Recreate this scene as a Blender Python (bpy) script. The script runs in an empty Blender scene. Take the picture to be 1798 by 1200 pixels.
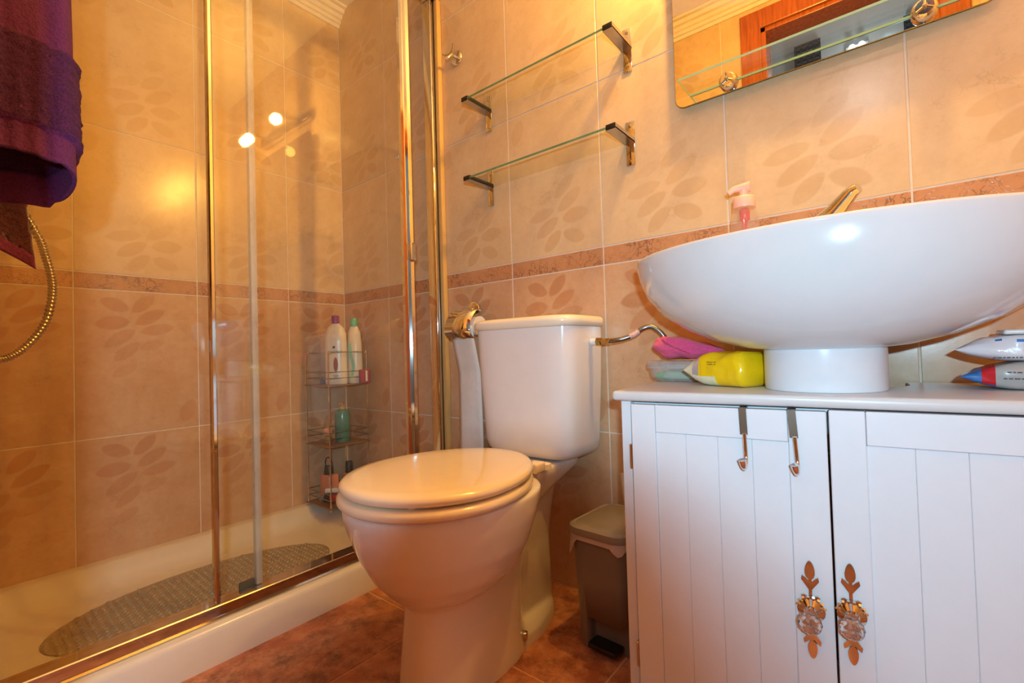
import bpy, bmesh, math, random
from mathutils import Vector, Matrix, noise
random.seed(7)
sc = bpy.context.scene
COL = sc.collection

# ------------------------------------------------------------------ camera, world, exposure
CAM = Vector((1.8562, -1.1327, 0.6745))
AX = Vector((0.77690981, 0.62891623, -0.02958934))      # right
AU = Vector((0.03602243, 0.0025184, 0.99934781))        # up
AD = Vector((-0.62858057, 0.777469, 0.02069852))        # viewing direction
cam_data = bpy.data.cameras.new('camera')
cam_data.sensor_width = 36.0
cam_data.lens = 819.5 / 1798.0 * 36.0
cam_data.clip_start = 0.01
cam = bpy.data.objects.new('camera', cam_data)
COL.objects.link(cam)
M = Matrix((AX, AU, -AD)).transposed().to_4x4()
M.translation = CAM
cam.matrix_world = M
sc.camera = cam

world = bpy.data.worlds.new('world')
sc.world = world
world.use_nodes = True
world.node_tree.nodes['Background'].inputs[0].default_value = (0.75, 0.85, 1.0, 1)
world.node_tree.nodes['Background'].inputs[1].default_value = 0.02

sc.view_settings.view_transform = 'Standard'
sc.view_settings.look = 'None'
sc.view_settings.gamma = 1.0
sc.view_settings.use_curve_mapping = False
sc.view_settings.exposure = 0.0
sc.cycles.max_bounces = 12
sc.cycles.diffuse_bounces = 5
sc.cycles.glossy_bounces = 6
sc.cycles.transmission_bounces = 8
sc.cycles.transparent_max_bounces = 24
sc.cycles.caustics_reflective = False
sc.cycles.caustics_refractive = False
sc.cycles.use_denoising = True
sc.cycles.sample_clamp_indirect = 6.0

WARM = (1.0, 0.54, 0.10)
COOL = (0.46, 0.79, 1.0)
LAMP_POWER = 23.0        # each of the two bulbs over the mirror
FLASH_POWER = 11.0        # flash of the photographer's camera
HALL_POWER = 10.0         # point light added to fill the hallway, without a fixture

def lamp(name, kind, loc, power, color, **kw):
    d = bpy.data.lights.new(name, kind)
    d.energy = power
    d.color = color
    for k, v in kw.items():
        setattr(d, k, v)
    o = bpy.data.objects.new(name, d)
    o.location = loc
    COL.objects.link(o)
    return o

LAMPS = ((1.60, -0.13, 1.79), (1.90, -0.13, 1.79))
for p in LAMPS:
    lamp('mirror_bulb_light', 'POINT', p, LAMP_POWER, WARM, shadow_soft_size=0.024)
fl = lamp('camera_flash', 'AREA', CAM + AU * 0.078 - AD * 0.135, FLASH_POWER, COOL, shape='RECTANGLE', size=0.036, size_y=0.014)
Mf = Matrix((AX, AU, -AD)).transposed().to_4x4()
Mf.translation = fl.location
fl.matrix_world = Mf
hl = lamp('hall_fill_light', 'POINT', (1.80, -2.5, 2.2), HALL_POWER, (0.9, 0.95, 1.0), shadow_soft_size=0.05)  # added mid-air to brighten the hall's walls and ceiling

# ------------------------------------------------------------------ node materials
def new_mat(name):
    m = bpy.data.materials.new(name)
    m.use_nodes = True
    nt = m.node_tree
    return m, nt, nt.nodes['Principled BSDF']

def N(nt, t, **kw):
    n = nt.nodes.new(t)
    for k, v in kw.items():
        setattr(n, k, v)
    return n

def srgb(r, g, b):
    f = lambda c: (c / 255.0 / 12.92) if c / 255.0 <= 0.04045 else ((c / 255.0 + 0.055) / 1.055) ** 2.4
    return (f(r), f(g), f(b), 1.0)

def math_node(nt, op, a, b=None, c=None, clamp=False):
    n = N(nt, 'ShaderNodeMath', operation=op)
    n.use_clamp = clamp
    for i, v in enumerate((a, b, c)):
        if v is None:
            continue
        if isinstance(v, (int, float)):
            n.inputs[i].default_value = v
        else:
            nt.links.new(v, n.inputs[i])
    return n.outputs[0]

def mix_col(nt, fac, a, b, mode='MIX'):
    n = N(nt, 'ShaderNodeMix', data_type='RGBA', blend_type=mode)
    for sock, v in ((n.inputs[0], fac), (n.inputs[6], a), (n.inputs[7], b)):
        if isinstance(v, (int, float)):
            sock.default_value = v
        elif isinstance(v, tuple):
            sock.default_value = v
        else:
            nt.links.new(v, sock)
    return n.outputs[2]

def noise_fac(nt, vec, scale, detail=4.0, rough=0.6, lo=0.35, hi=0.65):
    n = N(nt, 'ShaderNodeTexNoise')
    n.inputs['Scale'].default_value = scale
    n.inputs['Detail'].default_value = detail
    n.inputs['Roughness'].default_value = rough
    if vec is not None:
        nt.links.new(vec, n.inputs['Vector'])
    r = N(nt, 'ShaderNodeMapRange')
    r.inputs[1].default_value = lo
    r.inputs[2].default_value = hi
    nt.links.new(n.outputs['Fac'], r.inputs[0])
    return r.outputs[0]

def pm(name, col, rough=0.4, metal=0.0, var=0.06, scale=30.0, bump=0.0, coat=0.0, trans=0.0, sheen=0.0, spec=None, ior=None):
    """plain procedural material: colour broken up by a little noise"""
    m, nt, b = new_mat(name)
    geo = N(nt, 'ShaderNodeNewGeometry')
    f = noise_fac(nt, geo.outputs['Position'], scale)
    c = srgb(*col)
    d = tuple(min(1, x * (1 - var)) for x in c[:3]) + (1,)
    nt.links.new(mix_col(nt, f, d, c), b.inputs['Base Color'])
    b.inputs['Roughness'].default_value = rough
    b.inputs['Metallic'].default_value = metal
    b.inputs['Coat Weight'].default_value = coat
    b.inputs['Transmission Weight'].default_value = trans
    b.inputs['Sheen Weight'].default_value = sheen
    if spec is not None:
        b.inputs['Specular IOR Level'].default_value = spec
    if ior:
        b.inputs['IOR'].default_value = ior
    if bump:
        bn = N(nt, 'ShaderNodeBump')
        bn.inputs['Strength'].default_value = bump
        bn.inputs['Distance'].default_value = 0.002
        nt.links.new(f, bn.inputs['Height'])
        nt.links.new(bn.outputs[0], b.inputs['Normal'])
    return m

# leaves of the printed sprig: centre u, v from the tile's top, half length, half width, angle, strength
TW, TH, BH, GAP = 0.316, 0.4495, 0.05, 0.0035
LEAVES = [(0.092, 0.046, .038, .017, -22, 1.0), (0.163, 0.040, .040, .016, 45, 1.0), (0.181, 0.082, .046, .016, 32, .95),
          (0.086, 0.103, .044, .018, 7, 1.0), (0.200, 0.122, .047, .015, 12, .7), (0.104, 0.150, .048, .016, 36, .8),
          (0.121, 0.192, .044, .015, 41, .6), (0.186, 0.172, .038, .013, 20, .4), (0.282, 0.395, .040, .019, 68, .65),
          (0.115, 0.250, .036, .014, 30, .4)]

def tile_mat(name, base, leaf, flip, dark, with_leaf=True, h=TH):
    m, nt, b = new_mat(name)
    tc = N(nt, 'ShaderNodeTexCoord')
    geo = N(nt, 'ShaderNodeNewGeometry')
    sep = N(nt, 'ShaderNodeSeparateXYZ')
    nt.links.new(tc.outputs['Object'], sep.inputs[0])
    comb = N(nt, 'ShaderNodeCombineXYZ')
    if flip:
        nt.links.new(math_node(nt, 'SUBTRACT', TW, sep.outputs[0]), comb.inputs[0])
        nt.links.new(sep.outputs[2], comb.inputs[1])       # v from the bottom
        sgn = 1
    else:
        nt.links.new(sep.outputs[0], comb.inputs[0])
        nt.links.new(math_node(nt, 'SUBTRACT', h, sep.outputs[2]), comb.inputs[1])
    uv = comb.outputs[0]
    pos = geo.outputs['Position']
    soft = noise_fac(nt, pos, 6.0, 7.0, 0.66, 0.36, 0.66)
    fine = noise_fac(nt, pos, 46.0, 6.0, 0.75, 0.44, 0.7)
    col = mix_col(nt, math_node(nt, 'MULTIPLY', soft, 0.8), srgb(*base), srgb(*dark))
    col = mix_col(nt, math_node(nt, 'MULTIPLY', fine, 0.30), col, tuple(c * 0.86 for c in srgb(*dark)[:3]) + (1,))
    if with_leaf:
        total = None
        for (u, v, L, W, a, s) in LEAVES:
            mp = N(nt, 'ShaderNodeMapping', vector_type='TEXTURE')
            mp.inputs['Location'].default_value = (u, v, 0)
            mp.inputs['Rotation'].default_value = (0, 0, math.radians(-a))
            mp.inputs['Scale'].default_value = (L * 1.04, W * 1.28, 1)
            nt.links.new(uv, mp.inputs[0])
            sp = N(nt, 'ShaderNodeSeparateXYZ')
            nt.links.new(mp.outputs[0], sp.inputs[0])
            x2 = math_node(nt, 'MULTIPLY', sp.outputs[0], sp.outputs[0])
            ay = math_node(nt, 'ABSOLUTE', sp.outputs[1])
            k = math_node(nt, 'SUBTRACT', math_node(nt, 'SUBTRACT', 1.0, x2), math_node(nt, 'POWER', ay, 1.45))
            k = math_node(nt, 'MULTIPLY', math_node(nt, 'MULTIPLY', k, 3.6, clamp=True), s)
            total = k if total is None else math_node(nt, 'MAXIMUM', total, k)
        worn = noise_fac(nt, pos, 22.0, 5.0, 0.7, 0.25, 0.55)
        total = math_node(nt, 'MULTIPLY', total, math_node(nt, 'ADD', 0.45, math_node(nt, 'MULTIPLY', worn, 0.5)))
        col = mix_col(nt, total, col, srgb(*leaf))
    # fine printed cracks
    vor = N(nt, 'ShaderNodeTexVoronoi', feature='DISTANCE_TO_EDGE')
    vor.inputs['Scale'].default_value = 26.0 if not with_leaf else 9.0
    dist = N(nt, 'ShaderNodeTexNoise')
    dist.inputs['Scale'].default_value = 14.0
    dist.inputs['Detail'].default_value = 6.0
    nt.links.new(pos, dist.inputs['Vector'])
    mixv = N(nt, 'ShaderNodeMix', data_type='RGBA', blend_type='LINEAR_LIGHT')
    mixv.inputs[0].default_value = 0.16
    nt.links.new(pos, mixv.inputs[6])
    nt.links.new(dist.outputs['Color'], mixv.inputs[7])
    nt.links.new(mixv.outputs[2], vor.inputs['Vector'])
    cr = math_node(nt, 'SUBTRACT', 1.0, math_node(nt, 'MULTIPLY', vor.outputs['Distance'], 38.0 if with_leaf else 11.0), clamp=True)
    gate = noise_fac(nt, pos, 12.0, 3.0, 0.5, 0.5 if with_leaf else 0.36, 0.62)
    cr = math_node(nt, 'MULTIPLY', math_node(nt, 'MULTIPLY', cr, gate), 0.22 if with_leaf else 0.8)
    col = mix_col(nt, cr, col, tuple(c * 0.45 for c in srgb(*leaf)[:3]) + (1,))
    oi = N(nt, 'ShaderNodeObjectInfo')
    hv = N(nt, 'ShaderNodeHueSaturation')
    nt.links.new(math_node(nt, 'ADD', 0.95, math_node(nt, 'MULTIPLY', oi.outputs['Random'], 0.09)), hv.inputs['Value'])
    nt.links.new(col, hv.inputs['Color'])
    nt.links.new(hv.outputs[0], b.inputs['Base Color'])
    b.inputs['Roughness'].default_value = 0.2
    b.inputs['Specular IOR Level'].default_value = 0.35
    bn = N(nt, 'ShaderNodeBump')
    bn.inputs['Strength'].default_value = 0.05 if with_leaf else 0.4
    bn.inputs['Distance'].default_value = 0.002
    h_ = math_node(nt, 'SUBTRACT', soft, cr)
    nt.links.new(h_, bn.inputs['Height'])
    nt.links.new(bn.outputs[0], b.inputs['Normal'])
    return m

M_UP = tile_mat('cream_leaf_tile', (224, 199, 160), (208, 176, 134), True, (210, 180, 140))
M_LO = tile_mat('peach_leaf_tile', (212, 178, 144), (192, 142, 102), False, (198, 152, 110))
M_BD = tile_mat('terracotta_border_tile', (206, 154, 112), (150, 100, 62), False, (190, 134, 92), with_leaf=False)
M_GROUT = pm('grout', (232, 220, 202), 0.8, var=0.1)

def floor_mat():
    m, nt, b = new_mat('marbled_floor_tile')
    geo = N(nt, 'ShaderNodeNewGeometry')
    pos = geo.outputs['Position']
    a = noise_fac(nt, pos, 8.0, 8.0, 0.7, 0.38, 0.6)
    c = noise_fac(nt, pos, 13.0, 9.0, 0.74, 0.47, 0.62)
    d = noise_fac(nt, pos, 30.0, 8.0, 0.75, 0.5, 0.68)
    col = mix_col(nt, a, srgb(214, 150, 116), srgb(178, 106, 74))
    col = mix_col(nt, math_node(nt, 'MULTIPLY', c, 0.8), col, srgb(112, 62, 44))
    col = mix_col(nt, math_node(nt, 'MULTIPLY', d, 0.45), col, srgb(226, 176, 144))
    nt.links.new(col, b.inputs['Base Color'])
    b.inputs['Roughness'].default_value = 0.3
    return m
M_FLOOR = floor_mat()
M_FGROUT = pm('floor_grout', (222, 176, 142), 0.8)
M_CEIL = pm('ceiling_paint', (236, 228, 214), 0.8)
M_CERAMIC = pm('white_ceramic', (214, 214, 214), 0.12, var=0.02, coat=0.3)
M_CISTERN = pm('toilet_ceramic', (232, 227, 224), 0.14, var=0.02, coat=0.3)
M_SEAT = pm('cream_toilet_seat', (244, 230, 206), 0.16, var=0.02, coat=0.3)
M_TRAY = pm('shower_tray_acrylic', (232, 226, 214), 0.2, var=0.03)
M_CHROME = pm('chrome', (228, 226, 222), 0.07, 1.0, var=0.03)
M_CHROME_SAT = pm('worn_chrome', (206, 200, 190), 0.2, 1.0, var=0.1)
M_BLACK = pm('black_plastic', (18, 18, 20), 0.4)
M_WHITE_LAC = pm('white_lacquer', (226, 229, 233), 0.3, var=0.02)
M_WHITE_TOP = pm('white_worktop', (214, 212, 210), 0.34, var=0.03)
M_PAPER = pm('toilet_paper', (236, 230, 222), 0.95, var=0.05, bump=0.3)
M_BIN = pm('grey_bin_plastic', (128, 116, 104), 0.35, var=0.08)
M_BINLID = pm('grey_bin_lid', (150, 140, 126), 0.28, var=0.08)
M_BAG = pm('white_bin_bag', (196, 176, 166), 0.4, var=0.1, bump=0.4)
M_WHITE_PL = pm('white_plastic', (232, 230, 226), 0.3, var=0.02)
M_PINK_PL = pm('pale_pink_plastic', (248, 196, 178), 0.35, var=0.03)
M_PURPLE = pm('purple_towel', (96, 34, 98), 0.95, var=0.3, scale=240.0, bump=0.6)
M_PURPLE_TERRY = pm('purple_terry', (84, 28, 92), 1.0, var=0.6, scale=420.0, bump=0.7)
M_MAROON = pm('wine_towel', (118, 34, 52), 1.0, var=0.5, scale=420.0, bump=1.0, sheen=0.4)
M_MAROON_HEM = pm('wine_towel_hem', (122, 40, 84), 0.95, var=0.3, scale=240.0, bump=0.4, sheen=0.3)
M_CLOTH = pm('pink_cloth', (255, 86, 150), 0.9, var=0.2, scale=380.0, bump=0.5, sheen=0.3)
M_BRASS = pm('brass_fitting', (196, 160, 96), 0.22, 1.0, var=0.15)
M_STEEL = pm('braided_steel', (160, 156, 150), 0.3, 1.0, var=0.45, scale=700.0)
M_HOSE = pm('steel_hose', (196, 178, 140), 0.2, 1.0, var=0.2)
M_WOOD = None
M_BEIGE_METAL = pm('caddy_wire', (150, 132, 108), 0.3, 0.9, var=0.15)

def wood_mat():
    m, nt, b = new_mat('orange_varnished_wood')
    tc = N(nt, 'ShaderNodeTexCoord')
    mp = N(nt, 'ShaderNodeMapping')
    mp.inputs['Scale'].default_value = (40, 40, 3)
    nt.links.new(tc.outputs['Object'], mp.inputs[0])
    f = noise_fac(nt, mp.outputs[0], 2.0, 6.0, 0.6, 0.3, 0.7)
    nt.links.new(mix_col(nt, f, srgb(190, 104, 44), srgb(142, 70, 28)), b.inputs['Base Color'])
    b.inputs['Roughness'].default_value = 0.25
    return m
M_WOOD = wood_mat()

def glass_mat(name, tint, haze, haze_col=(0.8, 0.78, 0.7, 1), refl=1.0, spots=False):
    """thin pane: clear, mirror reflection by Fresnel, a film of soap haze"""
    m = bpy.data.materials.new(name)
    m.use_nodes = True
    nt = m.node_tree
    nt.nodes.remove(nt.nodes['Principled BSDF'])
    out = nt.nodes['Material Output']
    tr = N(nt, 'ShaderNodeBsdfTransparent')
    tr.inputs[0].default_value = tint
    gl = N(nt, 'ShaderNodeBsdfGlossy')
    gl.inputs['Roughness'].default_value = 0.02
    gl.inputs['Color'].default_value = (1, 1, 1, 1)
    df = N(nt, 'ShaderNodeBsdfDiffuse')
    df.inputs[0].default_value = haze_col
    gi = N(nt, 'ShaderNodeNewGeometry')
    dot = N(nt, 'ShaderNodeVectorMath', operation='DOT_PRODUCT')
    nt.links.new(gi.outputs['Incoming'], dot.inputs[0])
    nt.links.new(gi.outputs['Normal'], dot.inputs[1])
    grz = math_node(nt, 'SUBTRACT', 1.0, math_node(nt, 'ABSOLUTE', dot.outputs['Value']))
    fres = math_node(nt, 'ADD', 0.035, math_node(nt, 'MULTIPLY', math_node(nt, 'POWER', grz, 5.0), 0.9))
    mx = N(nt, 'ShaderNodeMixShader')
    nt.links.new(math_node(nt, 'MULTIPLY', fres, refl, clamp=True), mx.inputs[0])
    nt.links.new(tr.outputs[0], mx.inputs[1])
    nt.links.new(gl.outputs[0], mx.inputs[2])
    mh = N(nt, 'ShaderNodeMixShader')
    geo = N(nt, 'ShaderNodeNewGeometry')
    f = noise_fac(nt, geo.outputs['Position'], 5.0, 5.0, 0.6, 0.3, 0.7)
    nt.links.new(math_node(nt, 'MULTIPLY', math_node(nt, 'ADD', 0.5, f), haze), mh.inputs[0])
    nt.links.new(mx.outputs[0], mh.inputs[1])
    nt.links.new(df.outputs[0], mh.inputs[2])
    nt.links.new(mh.outputs[0], out.inputs[0])
    return m
M_SGLASS = glass_mat('shower_glass', (0.985, 0.985, 0.96, 1), 0.016)
M_GLASS = glass_mat('clear_glass', (0.965, 0.985, 0.96, 1), 0.004)
M_GEDGE = pm('green_glass_edge', (112, 150, 104), 0.15, var=0.2)
M_BOXPL = glass_mat('translucent_plastic', (0.88, 0.9, 0.9, 1), 0.34, (0.8, 0.8, 0.8, 1))
M_CLEARPL = glass_mat('clear_plastic', (0.95, 0.93, 0.91, 1), 0.12, (0.9, 0.8, 0.75, 1))
M_CRYSTAL = new_mat('crystal')[0]
_b = M_CRYSTAL.node_tree.nodes['Principled BSDF']
_b.inputs['Base Color'].default_value = (0.98, 0.98, 0.98, 1)
_b.inputs['Roughness'].default_value = 0.0
_b.inputs['Transmission Weight'].default_value = 0.95
_b.inputs['IOR'].default_value = 1.7
M_MIRROR = pm('mirror_silver', (240, 240, 236), 0.0, 1.0, var=0.01)
M_GOLDEDGE = pm('mirror_edge', (196, 176, 96), 0.15, 0.8, var=0.1)

def emit_mat(name, col, strength):
    m = bpy.data.materials.new(name)
    m.use_nodes = True
    nt = m.node_tree
    nt.nodes.remove(nt.nodes['Principled BSDF'])
    e = N(nt, 'ShaderNodeEmission')
    e.inputs[0].default_value = col + (1,)
    e.inputs[1].default_value = strength
    nt.links.new(e.outputs[0], nt.nodes['Material Output'].inputs[0])
    return m

# ------------------------------------------------------------------ mesh helpers
def add_box(bm, lo, hi, bev=0.0, seg=2, mi=0):
    c = [(a + b) / 2 for a, b in zip(lo, hi)]
    s = [abs(b - a) for a, b in zip(lo, hi)]
    t = bmesh.new()
    bmesh.ops.create_cube(t, size=1.0, matrix=Matrix.Translation(c) @ Matrix.Diagonal((s[0], s[1], s[2], 1)))
    if bev:
        bmesh.ops.bevel(t, geom=t.edges[:], offset=bev, segments=seg, affect='EDGES', profile=0.5)
    merge(bm, t, mi)

def merge(bm, t, mi=0, mat=None):
    vm = {}
    for v in t.verts:
        vm[v] = bm.verts.new(mat @ v.co if mat else v.co)
    for f in t.faces:
        try:
            nf = bm.faces.new([vm[v] for v in f.verts])
            nf.material_index = mi if mi else f.material_index
            nf.smooth = f.smooth
        except ValueError:
            pass
    t.free()

def loft(bm, rings, cap=(True, True), closed=True, mi=0, mfun=None):
    vs = [[bm.verts.new(p) for p in r] for r in rings]
    n = len(rings[0])
    for i in range(len(vs) - 1):
        for j in range(n if closed else n - 1):
            k = (j + 1) % n
            try:
                f = bm.faces.new((vs[i][j], vs[i][k], vs[i + 1][k], vs[i + 1][j]))
                f.material_index = mfun(i, j) if mfun else mi
            except ValueError:
                pass
    for end, flag in ((0, cap[0]), (-1, cap[1])):
        if flag:
            r = vs[end]
            f = bm.faces.new(list(reversed(r)) if end == 0 else r)
            f.material_index = mfun(0 if end == 0 else len(vs) - 2, 0) if mfun else mi
    return vs

def circle(c, r, n=24, axis='z', ry=None):
    ry = r if ry is None else ry
    out = []
    for i in range(n):
        a = 2 * math.pi * i / n
        x, y = r * math.cos(a), ry * math.sin(a)
        if axis == 'z':
            out.append((c[0] + x, c[1] + y, c[2]))
        elif axis == 'y':
            out.append((c[0] + x, c[1], c[2] - y))
        else:
            out.append((c[0], c[1] + x, c[2] + y))
    return out

def lathe(bm, c, prof, n=24, axis='z', sy=1.0, mi=0, mfun=None):
    """prof: (radius, height) pairs along the axis"""
    rings = []
    for r, h in prof:
        cc = list(c)
        k = 'xyz'.index(axis)
        cc[k] += h
        rings.append(circle(cc, max(r, 1e-5), n, axis, max(r, 1e-5) * sy))
    loft(bm, rings, mi=mi, mfun=mfun)

def tube(bm, pts, r, n=10, mi=0, cap=True, rfun=None):
    pts = [Vector(p) for p in pts]
    rings = []
    prev = None
    for i, p in enumerate(pts):
        d = (pts[min(i + 1, len(pts) - 1)] - pts[max(i - 1, 0)]).normalized()
        if prev is None:
            a = Vector((0, 0, 1)) if abs(d.z) < 0.9 else Vector((1, 0, 0))
            u = d.cross(a).normalized()
        else:
            u = (prev - d * prev.dot(d)).normalized()
        prev = u
        w = d.cross(u)
        rr = rfun(i / (len(pts) - 1)) if rfun else r
        rings.append([p + (u * math.cos(2 * math.pi * k / n) + w * math.sin(2 * math.pi * k / n)) * rr for k in range(n)])
    loft(bm, rings, (cap, cap), mi=mi)

def spline(pts, k=8):
    pts = [Vector(p) for p in pts]
    P = [pts[0] * 2 - pts[1]] + pts + [pts[-1] * 2 - pts[-2]]
    out = []
    for i in range(1, len(P) - 2):
        for j in range(k):
            t = j / k
            a, b, c, d = P[i - 1], P[i], P[i + 1], P[i + 2]
            out.append(0.5 * ((2 * b) + (c - a) * t + (2 * a - 5 * b + 4 * c - d) * t * t + (3 * b - a - 3 * c + d) * t ** 3))
    out.append(pts[-1])
    return out

def grid(bm, nu, nv, fn, mfun=None):
    vs = [[bm.verts.new(fn(i / nu, j / nv)) for j in range(nv + 1)] for i in range(nu + 1)]
    for i in range(nu):
        for j in range(nv):
            f = bm.faces.new((vs[i][j], vs[i + 1][j], vs[i + 1][j + 1], vs[i][j + 1]))
            if mfun:
                f.material_index = mfun(i / nu, j / nv)

def prism(bm, outline, d, axis_m, mi=0):
    """outline: 2D points; extruded by d; axis_m maps (x, y, depth) to space"""
    a = [bm.verts.new(axis_m(x, y, 0)) for x, y in outline]
    b = [bm.verts.new(axis_m(x, y, d)) for x, y in outline]
    n = len(a)
    for f in (list(reversed(a)), b):
        bm.faces.new(f).material_index = mi
    for i in range(n):
        bm.faces.new((a[i], a[(i + 1) % n], b[(i + 1) % n], b[i])).material_index = mi

def finish(bm, name, mats, smooth=True, angle=40):
    bmesh.ops.recalc_face_normals(bm, faces=bm.faces[:])
    me = bpy.data.meshes.new(name)
    if smooth:
        for f in bm.faces:
            f.smooth = True
        for e in bm.edges:
            if len(e.link_faces) == 2 and e.calc_face_angle(0) > math.radians(angle):
                e.smooth = False
    bm.to_mesh(me)
    bm.free()
    for m in (mats if isinstance(mats, (list, tuple)) else [mats]):
        me.materials.append(m)
    return me

def frame_of(o):
    while o.parent:
        o = o.parent
    return Matrix.Translation(o.location) @ o.rotation_euler.to_matrix().to_4x4()

def part(name, bm, mats, parent=None, smooth=True, angle=40, world=True, label=None):
    """one mesh object; with a parent its vertices go from world space into the thing's own frame"""
    if parent is not None and world:
        bmesh.ops.transform(bm, matrix=frame_of(parent).inverted(), verts=bm.verts[:])
    o = bpy.data.objects.new(name, finish(bm, name, mats, smooth, angle))
    COL.objects.link(o)
    if parent is not None:
        o.parent = parent
    if label:
        o['label'] = label
    return o

def tag(o, label, cat, group=None):
    o['label'] = label
    o['category'] = cat
    if group:
        o['group'] = group
    return o

def thing(name, label, cat, loc=(0, 0, 0), rotz=0.0, group=None):
    o = bpy.data.objects.new(name, None)
    COL.objects.link(o)
    o.empty_display_size = 0.05
    o.location = loc
    o.rotation_euler = (0, 0, rotz)
    return tag(o, label, cat, group)

def struct(name, bm, mats, parent=None, smooth=False, **kw):
    o = part(name, bm, mats, parent, smooth, **kw)
    if parent is None:
        o['kind'] = 'structure'
    return o

def BM():
    return bmesh.new()

# ------------------------------------------------------------------ room shell
RX, FY, CZ = 2.46, -1.15, 2.2       # right wall, front wall, ceiling
_tiles = {}
def tile_mesh(w, h, mat):
    key = (round(w, 4), round(h, 4), mat.name)
    if key not in _tiles:
        bm = BM()
        t, c = 0.0018, 0.0009
        x0, x1, z0, z1 = 0, w, 0, h
        rings = [[(x0, t, z0), (x1, t, z0), (x1, t, z1), (x0, t, z1)],
                 [(x0, c, z0), (x1, c, z0), (x1, c, z1), (x0, c, z1)],
                 [(x0 + c, 0, z0 + c), (x1 - c, 0, z0 + c), (x1 - c, 0, z1 - c), (x0 + c, 0, z1 - c)]]
        loft(bm, rings, (False, True))
        _tiles[key] = finish(bm, 'tile', mat, False)
    return _tiles[key]

def tile_wall(wall, length, first, place, holes=()):
    """tiles of one wall; place(s, z) gives the lower left corner in space and the wall's turn about z"""
    rows = [(0.0, TH, M_LO), (TH, 2 * TH, M_LO), (2 * TH, 2 * TH + BH, M_BD), (2 * TH + BH, 3 * TH + BH, M_UP),
            (3 * TH + BH, 4 * TH + BH, M_UP), (4 * TH + BH, CZ, M_UP)]
    xs = [0.0]
    x = first
    while x < length - 0.002:
        if x > 0.002:
            xs.append(x)
        x += TW
    xs.append(length)
    for i in range(len(xs) - 1):
        a, b = xs[i], xs[i + 1]
        for (z0, z1, mat) in rows:
            cells = [(a, b, z0, z1)]
            for (h0, h1, hz) in holes:
                nxt = []
                for (p, q, r, s) in cells:
                    if q <= h0 or p >= h1 or r >= hz:
                        nxt.append((p, q, r, s))
                        continue
                    if p < h0:
                        nxt.append((p, h0, r, s))
                    if q > h1:
                        nxt.append((h1, q, r, s))
                    if s > hz:
                        nxt.append((max(p, h0), min(q, h1), hz, s))
                cells = nxt
            for (p, q, r, s) in cells:
                w, h = q - p - GAP, s - r - GAP
                if w < 0.004 or h < 0.004:
                    continue
                o = bpy.data.objects.new('tile', tile_mesh(w, h, mat))
                COL.objects.link(o)
                o.parent = wall
                loc, rz = place(p + GAP / 2, r + GAP / 2)
                o.location = loc
                o.rotation_euler = (0, 0, rz)

bm = BM(); add_box(bm, (-0.1, 0.0014, -0.1), (RX + 0.1, 0.1, CZ + 0.02))
wall_back = struct('wall_back', bm, M_GROUT)
tile_wall(wall_back, RX, 0.318, lambda s, z: ((s, 0, z), 0))
bm = BM(); add_box(bm, (-0.1, FY - 0.1, -0.1), (-0.0014, 0.1, CZ + 0.02))
wall_left = struct('wall_left', bm, M_GROUT)
# seen from inside, s runs from the front wall towards the corner; joints at 0.245 + k * TW from the corner
L = -FY
tile_wall(wall_left, L, (L - 0.245) % TW, lambda s, z: ((0, FY + s, z), math.pi / 2))
bm = BM(); add_box(bm, (RX + 0.0014, FY - 0.1, -0.1), (RX + 0.1, 0.1, CZ + 0.02))
wall_right = struct('wall_right', bm, M_GROUT)
tile_wall(wall_right, L, 0.18, lambda s, z: ((RX, -s, z), -math.pi / 2))
DX0, DX1, DZ = 1.47, 2.04, 2.03       # door opening
bm = BM()
add_box(bm, (-0.1, FY - 0.1, -0.1), (DX0, FY - 0.0014, CZ + 0.02))
add_box(bm, (DX1, FY - 0.1, -0.1), (RX + 0.1, FY - 0.0014, CZ + 0.02))
add_box(bm, (DX0, FY - 0.1, DZ), (DX1, FY - 0.0014, CZ + 0.02))
wall_front = struct('wall_front', bm, M_GROUT)
tile_wall(wall_front, RX, 0.2, lambda s, z: ((RX - s, FY, z), math.pi), holes=[(RX - DX1 - 0.07, RX - DX0 + 0.07, DZ + 0.07)])

# floor
bm = BM(); add_box(bm, (-0.1, FY - 0.1, -0.1), (RX + 0.1, 0.1, -0.0013))
floor = struct('floor', bm, M_FGROUT)
def floor_tile(w, d):
    key = ('f', round(w, 4), round(d, 4))
    if key not in _tiles:
        bm = BM(); c = 0.0008
        loft(bm, [[(0, 0, -0.0016), (w, 0, -0.0016), (w, d, -0.0016), (0, d, -0.0016)], [(0, 0, -c), (w, 0, -c), (w, d, -c), (0, d, -c)],
                  [(c, c, 0), (w - c, c, 0), (w - c, d - c, 0), (c, d - c, 0)]], (False, True))
        _tiles[key] = finish(bm, 'tile', M_FLOOR, False)
    return _tiles[key]
FT = 0.453
fx = [0.0, 0.024] + [0.024 + FT * k for k in range(1, 6)] + [RX]
fx = [0.02, 0.478, 0.931, 1.386, 1.839, 2.292, RX]
fy = [FY - 0.1, -0.809, -0.356, 0.0]
for i in range(len(fx) - 1):
    for j in range(len(fy) - 1):
        w, d = fx[i + 1] - fx[i] - 0.004, fy[j + 1] - fy[j] - 0.004
        o = bpy.data.objects.new('tile', floor_tile(w, d))
        COL.objects.link(o); o.parent = floor
        o.location = (fx[i] + 0.002, fy[j] + 0.002, 0)

bm = BM(); add_box(bm, (-0.1, FY - 0.1, CZ), (RX + 0.1, 0.1, CZ + 0.1))
struct('ceiling', bm, M_CEIL)
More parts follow.
